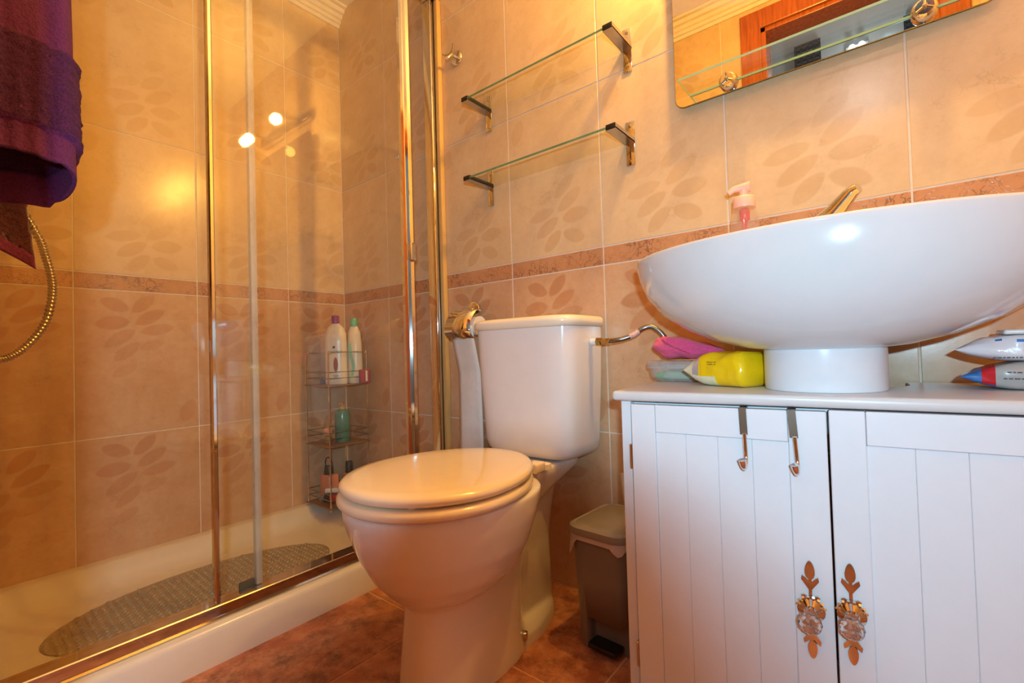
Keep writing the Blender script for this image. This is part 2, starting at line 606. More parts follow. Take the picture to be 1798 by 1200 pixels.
# stepped plaster coving
def coving(name, a, b, nrm):
    prof = [(0, -.072), (.008, -.072), (.010, -.058), (.018, -.056), (.022, -.044), (.030, -.040), (.036, -.028), (.048, -.024), (.054, -.010), (.070, -.008), (.070, 0), (0, 0)]
    bm = BM()
    r = []
    for p in (a, b):
        r.append([(p[0] + nrm[0] * q, p[1] + nrm[1] * q, CZ + z) for q, z in prof])
    loft(bm, r)
    struct(name, bm, M_CEIL)
coving('trim_1', (0, FY, 0), (0, 0, 0), (1, 0))
coving('trim_2', (0, FY, 0), (RX, FY, 0), (0, 1))

# door frame and hallway seen in the mirror
door = None
bm = BM()
y0, y1 = FY - 0.115, FY + 0.012
add_box(bm, (DX0 - 0.075, FY - 0.0, 0), (DX0 + 0.005, y1, DZ + 0.075), 0.004)
add_box(bm, (DX1 - 0.005, FY - 0.0, 0), (DX1 + 0.075, y1, DZ + 0.075), 0.004)
add_box(bm, (DX0 - 0.075, FY - 0.0, DZ - 0.005), (DX1 + 0.075, y1 + 0.001, DZ + 0.076), 0.004)
door = struct('door_1', bm, M_WOOD)
for nm, lo, hi in (('jamb', (DX0, y0, 0), (DX0 + 0.022, FY, DZ)), ('jamb', (DX1 - 0.022, y0, 0), (DX1, FY, DZ)), ('head_jamb', (DX0, y0, DZ - 0.022), (DX1, FY, DZ))):
    bm = BM(); add_box(bm, lo, hi, 0.002); part(nm, bm, M_WOOD, door, False)

M_HALL = pm('hall_paint', (206, 208, 208), 0.7)
M_HALLFL = pm('hall_floor', (150, 110, 84), 0.4)
hx0, hx1, hy0, hy1, hz = 0.6, 2.9, -2.7, FY - 0.1, 2.9
bm = BM(); add_box(bm, (hx0, hy0, -0.1), (hx1, hy1, 0.0)); struct('floor_hall', bm, M_HALLFL)
bm = BM(); add_box(bm, (hx0, hy0, hz), (hx1, hy1, hz + 0.1)); struct('ceiling_hall', bm, M_HALL)
bm = BM(); add_box(bm, (hx0, hy0 - 0.1, 0), (hx1, hy0, hz)); wall_hall = struct('wall_hall_end', bm, M_HALL)
bm = BM(); add_box(bm, (hx0 - 0.1, hy0, 0), (hx0, hy1, hz)); struct('wall_hall_left', bm, M_HALL)
bm = BM(); add_box(bm, (hx1, hy0, 0), (hx1 + 0.1, hy1, hz)); struct('wall_hall_right', bm, M_HALL)
bm = BM(); add_box(bm, (-0.1, FY - 0.13, CZ + 0.02), (RX + 0.5, FY - 0.1, hz)); add_box(bm, (RX + 0.1, FY - 0.13, 0), (hx1, FY - 0.1, hz)); struct('wall_hall_near', bm, M_HALL)

# lattice windows high on the hall's end wall, and its lamp
M_LAT = pm('dark_lattice', (52, 54, 62), 0.5)
M_HPANE = pm('hall_window_pane', (190, 210, 232), 0.2)
for lab, x0, x1, z0, z1 in (('dark lattice window seen in the mirror beside its right clamp', 2.00, 2.14, 2.48, 2.66), ('dark lattice window seen low in the middle of the mirror', 1.42, 1.56, 2.52, 2.72)):
    win = thing('lattice_window', lab, 'window', ((x0 + x1) / 2, hy0, z0), 0, 'hallway lattice windows')
    bm = BM(); add_box(bm, (x0, hy0, z0), (x1, hy0 + 0.012, z1)); part('pane', bm, M_HPANE, win, False)
    for k in range(5):
        x = x0 + k * (x1 - x0) / 4; bm = BM(); add_box(bm, (x - 0.006, hy0 + 0.012, z0), (x + 0.006, hy0 + 0.03, z1)); part('bar', bm, M_LAT, win, False)
    for k in range(7):
        z = z0 + k * (z1 - z0) / 6; bm = BM(); add_box(bm, (x0 - 0.006, hy0 + 0.012, z - 0.006), (x1 + 0.006, hy0 + 0.028, z + 0.006)); part('crossbar', bm, M_LAT, win, False)
hc = thing('hall_lamp', 'small two-bulb lamp on the hallway wall, a bright reflection in the mirror', 'lamp', (1.76, hy0, 2.57))
bm = BM(); add_box(bm, (1.70, hy0, 2.56), (1.82, hy0 + .02, 2.60), .004); part('plate', bm, M_WHITE_PL, hc)
M_GLOW = emit_mat('hall_lamp_glow', (0.85, 0.93, 1.0), 6.0)
for x in (1.735, 1.785):
    bm = BM(); bmesh.ops.create_uvsphere(bm, u_segments=16, v_segments=10, radius=.018, matrix=Matrix.Translation((x, hy0 + .036, 2.58))); part('bulb', bm, M_GLOW, hc)

# ------------------------------------------------------------------ shower
# tray
def rrect(x0, x1, y0, y1, r, z, n=6):
    out = []
    for cx, cy, a0 in ((x1 - r, y1 - r, 0), (x0 + r, y1 - r, 90), (x0 + r, y0 + r, 180), (x1 - r, y0 + r, 270)):
        for k in range(n + 1):
            a = math.radians(a0 + 90 * k / n)
            out.append((cx + r * math.cos(a), cy + r * math.sin(a), z))
    return out
bm = BM()
X0, X1, Y0, Y1 = 0.001, 0.676, FY + 0.001, -0.001
rings = [rrect(X0, X1, Y0, Y1, 0.004, 0.0), rrect(X0, X1 , Y0, Y1, 0.004, 0.07), rrect(X0, X1 - 0.004, Y0, Y1, 0.004, 0.08), rrect(X0, X1 - 0.012, Y0, Y1, 0.004, 0.085),
         rrect(X0 + 0.03, X1 - 0.07, Y0 + 0.05, Y1 - 0.10, 0.03, 0.085), rrect(X0 + 0.042, X1 - 0.082, Y0 + 0.06, Y1 - 0.115, 0.045, 0.082),
         rrect(X0 + 0.062, X1 - 0.10, Y0 + 0.085, Y1 - 0.16, 0.06, 0.052), rrect(X0 + 0.085, X1 - 0.118, Y0 + 0.11, Y1 - 0.215, 0.07, 0.03),
         rrect(X0 + 0.12, X1 - 0.15, Y0 + 0.15, Y1 - 0.26, 0.07, 0.026)]
loft(bm, rings)
tray = part('shower_tray', bm, M_TRAY, None, True, 50)
tag(tray, 'long cream-white shower tray with a sloped inner rim along the left wall', 'shower tray')

# mat
def oval(cx, cy, a, b, z, rot, n=48):
    out = []
    for k in range(n):
        t = 2 * math.pi * k / n
        x, y = a * math.cos(t), b * math.sin(t)
        out.append((cx + x * math.cos(rot) - y * math.sin(rot), cy + x * math.sin(rot) + y * math.cos(rot), z))
    return out
MC, MA, MB_, MR = (0.335, -0.64), 0.175, 0.345, 0.0
mat_t = thing('bath_mat', 'grey oval non-slip bubble mat lying in the shower tray', 'mat', (MC[0], MC[1], 0.028))
M_MAT = pm('grey_rubber', (172, 156, 126), 0.35, var=0.15)
bm = BM(); loft(bm, [oval(*MC, MA, MB_, 0.0268, MR), oval(*MC, MA, MB_, 0.0295, MR)]); part('sheet', bm, M_MAT, mat_t)
bm = BM()
st = 0.017
ny = int(2 * MB_ / st)
for j in range(ny):
    y = -MB_ + (j + 0.5) * st
    w = MA * math.sqrt(max(0, 1 - (y / MB_) ** 2)) - 0.006
    k0 = int(w / st)
    for i in range(-k0, k0 + 1):
        x = i * st + (st / 2 if j % 2 else 0)
        if abs(x) > w:
            continue
        c = (MC[0] + x, MC[1] + y, 0.0293)
        loft(bm, [circle(c, 0.0066, 6), circle((c[0], c[1], c[2] + 0.003), 0.0052, 6), circle((c[0], c[1], c[2] + 0.0045), 0.002, 6)], (False, True))
o = part('bubbles', bm, M_MAT, mat_t); o['kind'] = 'stuff'

# enclosure
enc = thing('shower_enclosure', 'sliding glass shower screen with polished chrome profiles along the tray', 'shower screen', (0.63, 0, 0.085))
TOPZ = 1.925
bm = BM()
loft(bm, [[(x, y, z) for x, z in ((.600, .0855), (.656, .0855), (.656, .0885), (.6475, .0895), (.6465, .1125), (.6445, .1145), (.602, .1145), (.600, .1125))] for y in (FY + 0.002, -0.002)])
part('bottom_rail', bm, M_CHROME, enc, True, 30)
bm = BM(); add_box(bm, (.600, FY + 0.002, TOPZ), (.655, -0.002, TOPZ + 0.05), 0.004); part('top_rail', bm, M_CHROME, enc)
bm = BM(); add_box(bm, (.598, -0.036, .117), (.640, -0.001, TOPZ), 0.004, 3)
part('wall_profile', bm, M_CHROME, enc)
bm = BM(); add_box(bm, (.641, -0.020, .117), (.660, -0.001, TOPZ), 0.003, 2)
part('wall_seal', bm, pm('yellowed_seal', (214, 176, 110), 0.3), enc)
bm = BM(); add_box(bm, (.598, FY + 0.001, .117), (.648, FY + 0.03, TOPZ), 0.004); part('wall_profile', bm, M_CHROME, enc)
def pane(x, ya, yb, t=0.006):
    bm = BM(); add_box(bm, (x - t / 2, ya, .116), (x + t / 2, yb, TOPZ + 0.002)); return bm
fx_p = part('fixed_pane', pane(.612, FY + 0.02, -0.628), M_SGLASS, enc, False)
def vprofile(pts, z0, z1, par, name, mat=M_CHROME):
    bm = BM(); loft(bm, [[(x, y, z) for x, y in pts] for z in (z0, z1)]); return part(name, bm, mat, par, True, 30)
vprofile([(.604, -.634), (.619, -.634), (.621, -.628), (.619, -.620), (.604, -.620)], .117, TOPZ, fx_p, 'edge_strip', M_BOXPL)
sl_p = part('sliding_pane', pane(.634, -0.725, -0.150), M_SGLASS, enc, False)
vprofile([(.628, -.733), (.640, -.733), (.643, -.730), (.643, -.724), (.639, -.721), (.628, -.721)], .117, TOPZ, sl_p, 'edge_profile')
vprofile([(.622, -.168), (.640, -.172), (.646, -.166), (.642, -.160), (.648, -.153), (.642, -.146), (.646, -.138), (.638, -.130), (.622, -.132)], .117, TOPZ, sl_p, 'closing_profile')
bm = BM(); add_box(bm, (.643, -.160, .98), (.658, -.134, 1.04), .005, 3); part('pull_knob', bm, M_CHROME, sl_p)
bm = BM(); add_box(bm, (.596, -.668, .100), (.608, -.628, .128), .004); part('guide_block', bm, pm('dark_guide', (60, 62, 50), .5), enc)

# shower hose on the front wall, behind the towels
hz_t = thing('shower_hose', 'ribbed metal shower hose looping down behind the towels', 'shower hose', (0.42, FY, 0.95))
hp = spline([(.44, -1.11, 1.10), (.445, -1.03, 1.02), (.45, -.994, .95), (.45, -.983, .91), (.45, -.974, .865), (.45, -.973, .823), (.45, -.983, .768), (.45, -1.005, .725), (.45, -1.03, .697), (.45, -1.055, .688), (.45, -1.085, .70), (.45, -1.11, .75), (.45, -1.12, .9)], 26)
bm = BM()
ringsN = len(hp)
tube(bm, hp, .0075, 10, rfun=lambda t: .0082 if int(t * ringsN) % 4 < 2 else .0064)
part('hose', bm, M_HOSE, hz_t, True, 60)
bm = BM(); lathe(bm, (.44, -1.115, 1.10), [(.024, -.034), (.024, -.01), (.012, 0), (.012, .03)], 20, 'y'); part('wall_outlet', bm, M_CHROME, hz_t)
bm = BM(); add_box(bm, (.30, -1.135, .89), (.58, -1.085, .935), .018, 4); part('mixer_body', bm, M_CHROME, hz_t)

# towels hanging by the front wall
def noise3(p, s):
    return noise.noise(Vector(p) * s)
tb = thing('towel_bar', 'chrome towel bar the purple towels hang from, above the picture', 'towel bar', (0.9, FY, 1.62))
bm = BM(); tube(bm, [(.905, -1.148, 1.62), (.905, -0.99, 1.62)], .009, 12); part('bar', bm, M_CHROME, tb)
bm = BM(); lathe(bm, (.905, -1.149, 1.62), [(.026, 0), (.026, .008), (.012, .012)], 20, 'y'); part('rosette', bm, M_CHROME, tb)
# purple towel: a folded tube, open below
tw = thing('purple_towel', 'purple towel with a terry band hanging by the shower, upper left corner', 'towel', (0.9, -1.06, 0.98))
def towel_point(u, v, ztop, zn, zf, shrink=0.0):
    # u runs round the fold: near layer from the wall out to the fold, back along the far layer
    z = zn + (ztop - zn) * v
    if u < .45:
        t = u / .45; x = .955 - .02 * t; y = -1.145 + .126 * t
        zb = zn + .012 * math.sin(t * 2.6)
    elif u < .6:
        a = (u - .45) / .15 * math.pi
        x = .895 + .04 * math.cos(a); y = -1.019 + .022 * math.sin(a)
        zb = zn + .008 + (zf - zn) * (.5 - .5 * math.cos(a))
    else:
        t = (u - .6) / .4; x = .855 - .02 * t; y = -1.019 - .126 * t
        zb = zf - .004 * t
    z = zb + (ztop - zb) * v
    # narrower towards the bar
    y += -.012 * v * v * (1 if u < .6 else 1)
    w = .006 * noise3((u * 3, z, 1.7), 7)
    return Vector((x + w, y + .35 * w, z))
ZT, ZN, ZF = 1.60, .958, .918
bm = BM()
HEM, TERRY = .066, .26
def band(u, v):
    return 0
def terry(u, v):
    p = towel_point(u, v, ZT, ZN, ZF)
    if HEM < v < TERRY:
        c = Vector((.895, -1.09, p.z)); d = (p - c); d.z = 0; d.normalize()
        p = p + d * (.007 + .0035 * noise3(p, 160) + .002 * noise3(p, 330))
    return p
grid(bm, 90, 200, terry, lambda u, v: 1 if HEM < v < TERRY else 0)
o = part('cloth', bm, [M_PURPLE, M_PURPLE_TERRY], tw, True, 80)
sm = o.modifiers.new('thickness', 'SOLIDIFY'); sm.thickness = .005; sm.offset = -1
# wine red towel under it
tw2 = thing('wine_red_towel', 'wine-red towel whose corner shows below the purple towel', 'towel', (0.8, -1.08, 0.9))
def wine(u, v):
    # slanting lower edge, lowest at the free corner
    y = -1.145 + .118 * u
    zlow = .888 - .055 * u ** 1.5
    z = zlow + (1.30 - zlow) * v
    y += -.018 * v * u * 3.0 if v < .33 else -.018 * u
    x = .795 - .03 * u + .012 * math.sin(u * 5 + z * 9) + (.0025 * noise3((u * .12, z, 3.1), 260) if v > .045 else .002)
    return Vector((x, y, z))
bm = BM(); grid(bm, 40, 110, wine, lambda u, v: 1 if v < .045 else 0)
o = part('cloth', bm, [M_MAROON, M_MAROON_HEM], tw2, True, 80)
sm = o.modifiers.new('thickness', 'SOLIDIFY'); sm.thickness = .007; sm.offset = -1
bm = BM(); grid(bm, 12, 12, lambda u, v: Vector((.745 + .004 * math.sin(9 * v), -1.146 + .06 * u, .846 + .02 * (1 - u) + .05 * v)))
o = part('inner_fold', bm, M_PURPLE, tw2, True, 80)
sm = o.modifiers.new('thickness', 'SOLIDIFY'); sm.thickness = .006

# ------------------------------------------------------------------ corner caddy and bottles
cad = thing('shower_caddy', 'three-tier wire shower caddy standing in the corner of the shower', 'caddy', (.11, -.11, .086))
CX0, CX1, CY0, CY1 = .03, .198, -.195, -.028
SH = (.098, .330, .562)
for x in (CX0, CX1):
    bm = BM()
    r = .014
    tube(bm, spline([(x, CY0, .086), (x, CY0, .3), (x, CY0, .66), (x, CY0 + .006, .684), (x, CY0 + .02, .690), (x, CY1 - .02, .690), (x, CY1 - .006, .684), (x, CY1, .66), (x, CY1, .3), (x, CY1, .086)], 6), .0024, 8)
    part('side_frame', bm, M_CHROME, cad)
for z in SH:
    bm = BM(); add_box(bm, (CX0 - .006, CY0 - .006, z - .003), (CX1 + .006, CY1 + .006, z + .002), .002)
    s = part('shelf', bm, pm('amber_shelf', (150, 112, 74), .35, .3), cad)
    for dz in (.028, .052):
        bm = BM()
        tube(bm, [(CX0, CY0, z + dz), (CX1, CY0, z + dz), (CX1, CY1, z + dz), (CX0, CY1, z + dz), (CX0, CY0, z + dz)], .0018, 6)
        part('guard_wire', bm, M_BEIGE_METAL, s)

def bottle(name, label, loc, prof, cap_prof, mat, cap_mat, sy=.6, rot=0.0, group=None, n=28):
    t = thing(name, label, 'bottle', loc, rot, group)
    bm = BM(); lathe(bm, (0, 0, 0), prof, n, 'z', sy); part('body', bm, mat, t, True, 50, world=False)
    h = prof[-1][1]
    bm = BM(); lathe(bm, (0, 0, h - .002), cap_prof, 20); part('cap', bm, cap_mat, t, True, 50, world=False)
    return t

M_SHAMPOO = pm('shampoo_white', (236, 228, 206), .3, var=.03)
z = SH[2] + .0025
bt = bottle('shampoo_bottle', 'large white shampoo bottle with a purple cap on the caddy top shelf', (.145, -.130, z),
            [(.040, 0), (.043, .004), (.043, .03), (.042, .165), (.040, .200), (.032, .222), (.018, .236), (.014, .242)], [(.014, 0), (.0145, .002), (.0145, .030), (.013, .032)],
            M_SHAMPOO, pm('purple_cap', (150, 50, 130), .35), .62, math.radians(42))
def text_part(txt, size, mat, parent, m4, name='lettering'):
    cu = bpy.data.curves.new(name, 'FONT'); cu.body = txt; cu.size = size; cu.align_x = 'CENTER'; cu.extrude = .0002
    to = bpy.data.objects.new(name, cu); COL.objects.link(to)
    bpy.context.view_layer.update()
    me = bpy.data.meshes.new_from_object(to.evaluated_get(bpy.context.evaluated_depsgraph_get()))
    bpy.data.objects.remove(to); bpy.data.curves.remove(cu)
    me.transform(m4)
    me.materials.clear(); me.materials.append(mat); me.name = name
    o = bpy.data.objects.new(name, me); COL.objects.link(o); o.parent = parent
    return o
M_INK = pm('dark_ink', (52, 48, 50), .5)
M_AMBER = pm('amber_print', (166, 84, 40), .4)
def front_m(y, zc, xc=0.0):
    return Matrix.Translation((xc, y, zc)) @ Matrix.Rotation(math.pi / 2, 4, 'X')
text_part('PANTENE', .0115, M_INK, bt, front_m(-.0275, .124, .006))
bm = BM(); prism(bm, [(.0085 * math.cos(a), .028 * math.sin(a)) for a in [k * math.pi / 8 for k in range(16)]], .0006, lambda x, y, d: (x + .006, -.0274 - d, .078 + y)); part('drop_emblem', bm, M_AMBER, bt, world=False)
bm = BM(); prism(bm, [(-.006 + .005 * math.cos(a), .005 * math.sin(a)) for a in [k * math.pi / 6 for k in range(12)]], .0006, lambda x, y, d: (x + .006, -.0272 - d, .146 + y)); part('round_mark', bm, M_INK, bt, world=False)
bm = BM()
for k, (w) in enumerate((.022, .016)):
    add_box(bm, (.006 - w / 2, -.0278, .034 - k * .005), (.006 + w / 2, -.0272, .0355 - k * .005))
o = part('small_print', bm, M_INK, bt, False, world=False); o['kind'] = 'stuff'

bt = bottle('conditioner_bottle', 'slim pale bottle with a mint-green cap on the caddy top shelf', (.168, -.062, z),
            [(.028, 0), (.030, .004), (.031, .08), (.029, .15), (.024, .205), (.016, .226), (.013, .232)], [(.0135, 0), (.014, .002), (.014, .030), (.0125, .032)],
            M_SHAMPOO, pm('mint_cap', (96, 204, 160), .35), .7, math.radians(42))
bm = BM(); grid(bm, 2, 12, lambda u, v: Vector((-.012 + .012 * u + .006 * math.sin(v * 6), -.0222 + .003 * v * v, .03 + .13 * v))); part('mint_stripe', bm, pm('mint_print', (150, 214, 196), .4), bt, world=False)
t = bottle('gel_bottle', 'clear bottle with a blue base on the left of the caddy top shelf', (.078, -.140, z),
           [(.022, .0), (.024, .003), (.024, .13), (.020, .18), (.012, .195)], [(.016, 0), (.017, .004), (.015, .018), (.006, .02)], M_CLEARPL, M_CLEARPL, .8)
bm = BM(); lathe(bm, (0, 0, .002), [(.0225, 0), (.0225, .028)], 24, 'z', .8); part('blue_gel', bm, pm('blue_gel', (40, 88, 118), .3), t, world=False)
t = thing('razor_pack', 'small magenta and white packet at the right of the caddy top shelf', 'packet', (.186, -.045, z))
bm = BM(); add_box(bm, (.212, -.075, z + .0), (.226, -.028, z + .055), .004); part('pack', bm, pm('magenta_print', (164, 72, 96), .4), t)
bm = BM(); add_box(bm, (.2255, -.052, z + .008), (.2272, -.044, z + .05)); part('white_strip', bm, M_WHITE_PL, t)
t.location = (.219, -.05, z)
for c in t.children:
    c.data.transform(Matrix.Translation(Vector((.186, -.045, z)) - Vector((.219, -.05, z))))
# the packet hangs on the caddy's side wire
z = SH[1] + .0025
t = thing('pump_bottle', 'teal transparent pump bottle on the middle shelf of the caddy', 'bottle', (.138, -.105, z))
M_TEAL = pm('teal_plastic', (70, 134, 122), .2, var=.15)
bm = BM(); lathe(bm, (.138, -.105, z), [(.026, 0), (.029, .004), (.029, .108), (.024, .124), (.012, .130)], 24); part('body', bm, M_TEAL, t)
bm = BM(); lathe(bm, (.138, -.105, z + .129), [(.012, 0), (.012, .012), (.005, .014), (.005, .03)], 16); tube(bm, [(.138, -.105, z + .159), (.150, -.118, z + .158), (.158, -.128, z + .152)], .005, 8); part('pump', bm, pm('amber_pump', (176, 146, 92), .35), t)
t = thing('bath_sponge', 'small pink round sponge beside the teal pump bottle', 'sponge', (.118, -.165, z))
bm = BM(); bmesh.ops.create_icosphere(bm, subdivisions=3, radius=.018, matrix=Matrix.Translation((.125, -.160, z + .048)))
for v in bm.verts: v.co += (v.co - Vector((.125, -.16, z + .048))) * .1 * noise3(v.co, 90)
part('foam', bm, pm('pink_sponge', (228, 164, 138), .9, bump=.5), t)
bm = BM(); lathe(bm, (.125, -.160, z), [(.012, 0), (.013, .003), (.013, .026), (.008, .032)], 16); part('stand', bm, pm('olive_plastic', (150, 118, 44), .3), t)
z = SH[0] + .0025
M_PEACH = pm('peach_plastic', (226, 150, 118), .35, var=.05)
for nm, lab, x0, ya, yb, capx, ring in (('body_cream_bottle', 'peach square bottle with a black ring-topped cap, left on the caddy bottom shelf', .034, -.150, -.105, .066, True),
                                  ('body_lotion_bottle', 'peach square bottle with a plain black cap, right on the caddy bottom shelf', .096, -.088, -.046, .116, False)):
    t = thing(nm, lab, 'bottle', (x0 + .035, (ya + yb) / 2, z))
    bm = BM(); add_box(bm, (x0, ya, z), (x0 + .072, yb, z + .098), .006, 3); part('body', bm, M_PEACH, t)
    cy = (ya + yb) / 2
    bm = BM(); lathe(bm, (capx, cy, z + .097), [(.018, 0), (.0185, .002), (.0165, .03), (.015, .033)] if ring else [(.014, 0), (.0145, .002), (.0135, .044), (.012, .046)], 20); cp = part('cap', bm, M_BLACK, t)
    if ring:
        bm = BM(); tube(bm, [(capx + .003 + .025 * math.cos(a), cy - .002, z + .140 + .025 * math.sin(a)) for a in [k * math.pi / 12 for k in range(25)]], .0025, 8); part('ring', bm, M_BLACK, cp)
def lying_tube(name, label, a, b, r, mat, cap_mat):
    t = thing(name, label, 'tube', a)
    a, b = Vector(a), Vector(b); d = (b - a).normalized()
    bm = BM(); tube(bm, [a + d * .022, a + d * .03, b - d * .03, b], r, 16, rfun=lambda t: r * (1, 1, .98, .6)[min(3, int(t * 3.01))]); part('body', bm, mat, t)
    bm = BM(); tube(bm, [a, a + d * .002, a + d * .022], r * .98, 16); part('cap', bm, cap_mat, t)
lying_tube('red_tube', 'red tube with a black cap lying on the caddy bottom shelf', (.112, -.170, z + .019), (.180, -.116, z + .019), .018, pm('red_tube_plastic', (190, 44, 40), .3), M_BLACK)
lying_tube('white_tube', 'slim white tube lying over the red tube on the caddy', (.120, -.172, z + .049), (.184, -.108, z + .049), .010, M_WHITE_PL, M_WHITE_PL)
lying_tube('small_clear_tube', 'small clear tube with a grey cap left of the red tube', (.090, -.182, z + .012), (.100, -.125, z + .030), .010, M_CLEARPL, pm('grey_cap', (150, 146, 140), .3))
# things on the tray's rim, half hidden behind the toilet lid
t = thing('soap_dish', 'small pale blue-grey dish on the tray rim behind the toilet lid', 'dish', (.285, -.06, .086))
bm = BM(); lathe(bm, (.285, -.06, .086), [(.02, 0), (.03, .05), (.038, .085), (.036, .086), (.028, .055), (.01, .02)], 24); part('bowl', bm, pm('grey_blue_plastic', (170, 176, 170), .3), t)
t = thing('soap_carton', 'small yellow carton on the tray rim behind the toilet lid', 'carton', (.43, -.03, .086))
bm = BM(); add_box(bm, (.405, -.055, .0855), (.465, -.015, .235), .003); part('box', bm, pm('yellow_carton', (214, 166, 70), .5), t)
bm = BM(); add_box(bm, (.4049, -.0555, .215), (.4651, -.0145, .2355), .002); part('lid', bm, pm('yellow_carton_lid', (222, 180, 90), .5), t)

# ------------------------------------------------------------------ toilet
TX = 1.126
TD = 1.106      # centre of the cistern and its deck
def egg(cx, yf, yb, hw, z, n=56, nf=2.0, nb=2.5, split=.55, taper=0.0):
    """closed ring: rounded front at yf, squarer back at yb"""
    ym = yf + (yb - yf) * split
    out = []
    for k in range(n):
        t = 2 * math.pi * k / n
        c, s = math.cos(t), math.sin(t)
        e = nf if s < 0 else nb
        x = hw * math.copysign(abs(c) ** (2 / e), c)
        y = ym + (ym - yf if s < 0 else yb - ym) * math.copysign(abs(s) ** (2 / e), s)
        x *= 1 - taper * max(0, (y - ym) / (yb - ym))
        out.append((cx + x, y, z))
    return out
toi = thing('toilet', 'cream-white close-coupled toilet with its lid closed, between shower and cabinet', 'toilet', (TX, -.36, 0))
bm = BM()
# bowl
loft(bm, [egg(TX, -.56, -.36, .07, .185), egg(TX, -.592, -.34, .105, .212), egg(TX, -.622, -.32, .136, .245), egg(TX, -.648, -.30, .158, .292), egg(TX, -.668, -.28, .171, .342), egg(TX, -.678, -.27, .176, .375), egg(TX, -.679, -.265, .177, .392)])
# front pedestal
loft(bm, [egg(TX, -.576, -.27, .0805, -.010, nf=2.8, nb=3), egg(TX, -.569, -.27, .077, .06, nf=2.8, nb=3), egg(TX, -.560, -.27, .074, .16, nf=2.6, nb=3), egg(TX, -.555, -.26, .084, .26, nf=2.4, nb=3)])
# rear column
loft(bm, [egg(TX - .012, -.36, -.105, .042, -.010, nf=4, nb=4), egg(TX - .012, -.36, -.11, .039, .20, nf=4, nb=4), egg(TX - .014, -.38, -.09, .050, .30, nf=4, nb=4), egg(TD, -.38, -.07, .070, .355, nf=4, nb=4)])
# foot plate
loft(bm, [egg(TX - .003, -.40, -.105, .072, -.010, nf=4, nb=3, taper=.36), egg(TX - .003, -.40, -.108, .069, .026, nf=4, nb=3, taper=.36), egg(TX - .003, -.38, -.118, .054, .040, nf=4, nb=3, taper=.36)])
# deck under the cistern
loft(bm, [egg(TD, -.40, -.24, .060, .265, nf=4, nb=4), egg(TD, -.40, -.19, .072, .30, nf=4, nb=4), egg(TD, -.40, -.10, .088, .342, nf=4, nb=5), egg(TD, -.40, -.034, .100, .372, nf=4, nb=6), egg(TD, -.40, -.03, .103, .394, nf=4, nb=6)])
body = part('bowl', bm, M_CISTERN, toi)
rm = body.modifiers.new('remesh', 'REMESH'); rm.mode = 'VOXEL'; rm.voxel_size = .005; rm.use_smooth_shade = True
smo = body.modifiers.new('smooth', 'SMOOTH'); smo.factor = .5; smo.iterations = 10
def seatring(k, z): return egg(TX, -.684 + k, -.262 - k * .5, .184 - k, z, nb=1.95, split=.46)
bm = BM()
loft(bm, [seatring(.005, .3945), seatring(0, .3995), seatring(0, .407), seatring(.005, .4125), seatring(.07, .4125), seatring(.076, .407), seatring(.076, .3945)], (True, True))
part('seat', bm, M_SEAT, toi, True, 50)
bm = BM()
def lidring(k, z): return egg(TX, -.679 + k, -.258 - k * .5, .182 - k, z, nb=1.95, split=.45)
loft(bm, [lidring(.016, .4165), lidring(.004, .419), lidring(0, .425), lidring(.001, .431), lidring(.008, .4365), lidring(.025, .439), lidring(.08, .441), lidring(.15, .4415)])
part('lid', bm, M_SEAT, toi, True, 60)
for sx, y in ((-.13, -.45), (.155, -.50), (-.05, -.645), (.09, -.625)):
    bm = BM(); lathe(bm, (TX + sx, y, .4115), [(.008, 0), (.0075, .007)], 12); part('buffer', bm, M_SEAT, toi)
for sx in (-1, 1):
    bm = BM(); add_box(bm, (TX + sx * .085 - .018, -.283, .394), (TX + sx * .085 + .018, -.245, .418), .006, 3)
    lathe(bm, (TX + sx * .085, -.225, .394), [(.016, 0), (.015, .012), (.006, .015)], 16)
    part('hinge', bm, M_SEAT, toi)
# cistern
def tank_ring(hw, yf, z, yb=-.014):
    return egg(TD, yf, yb, hw, z, nf=5.0, nb=12, split=.62)
bm = BM()
loft(bm, [tank_ring(.110, -.150, .3945, -.03), tank_ring(.130, -.170, .402, -.02), tank_ring(.141, -.181, .416), tank_ring(.145, -.185, .436), tank_ring(.156, -.192, .60), tank_ring(.161, -.196, .732)])
part('cistern', bm, M_CISTERN, toi, True, 60)
bm = BM()
loft(bm, [tank_ring(.160, -.197, .7325), tank_ring(.166, -.203, .736), tank_ring(.168, -.205, .746), tank_ring(.166, -.203, .755), tank_ring(.156, -.194, .760), tank_ring(.09, -.13, .762, -.06)])
part('cistern_lid', bm, M_SEAT, toi, True, 60)
bm = BM(); lathe(bm, (TD, -.10, .761), [(.026, 0), (.026, .004), (.022, .007), (.002, .008)], 24); part('flush_button', bm, M_CHROME, toi)
bm = BM(); lathe(bm, (TX + .066, -.298, .034), [(.0075, -.01), (.0085, .0), (.008, .006), (.003, .009)], 14); part('floor_bolt', bm, M_CHROME_SAT, toi)

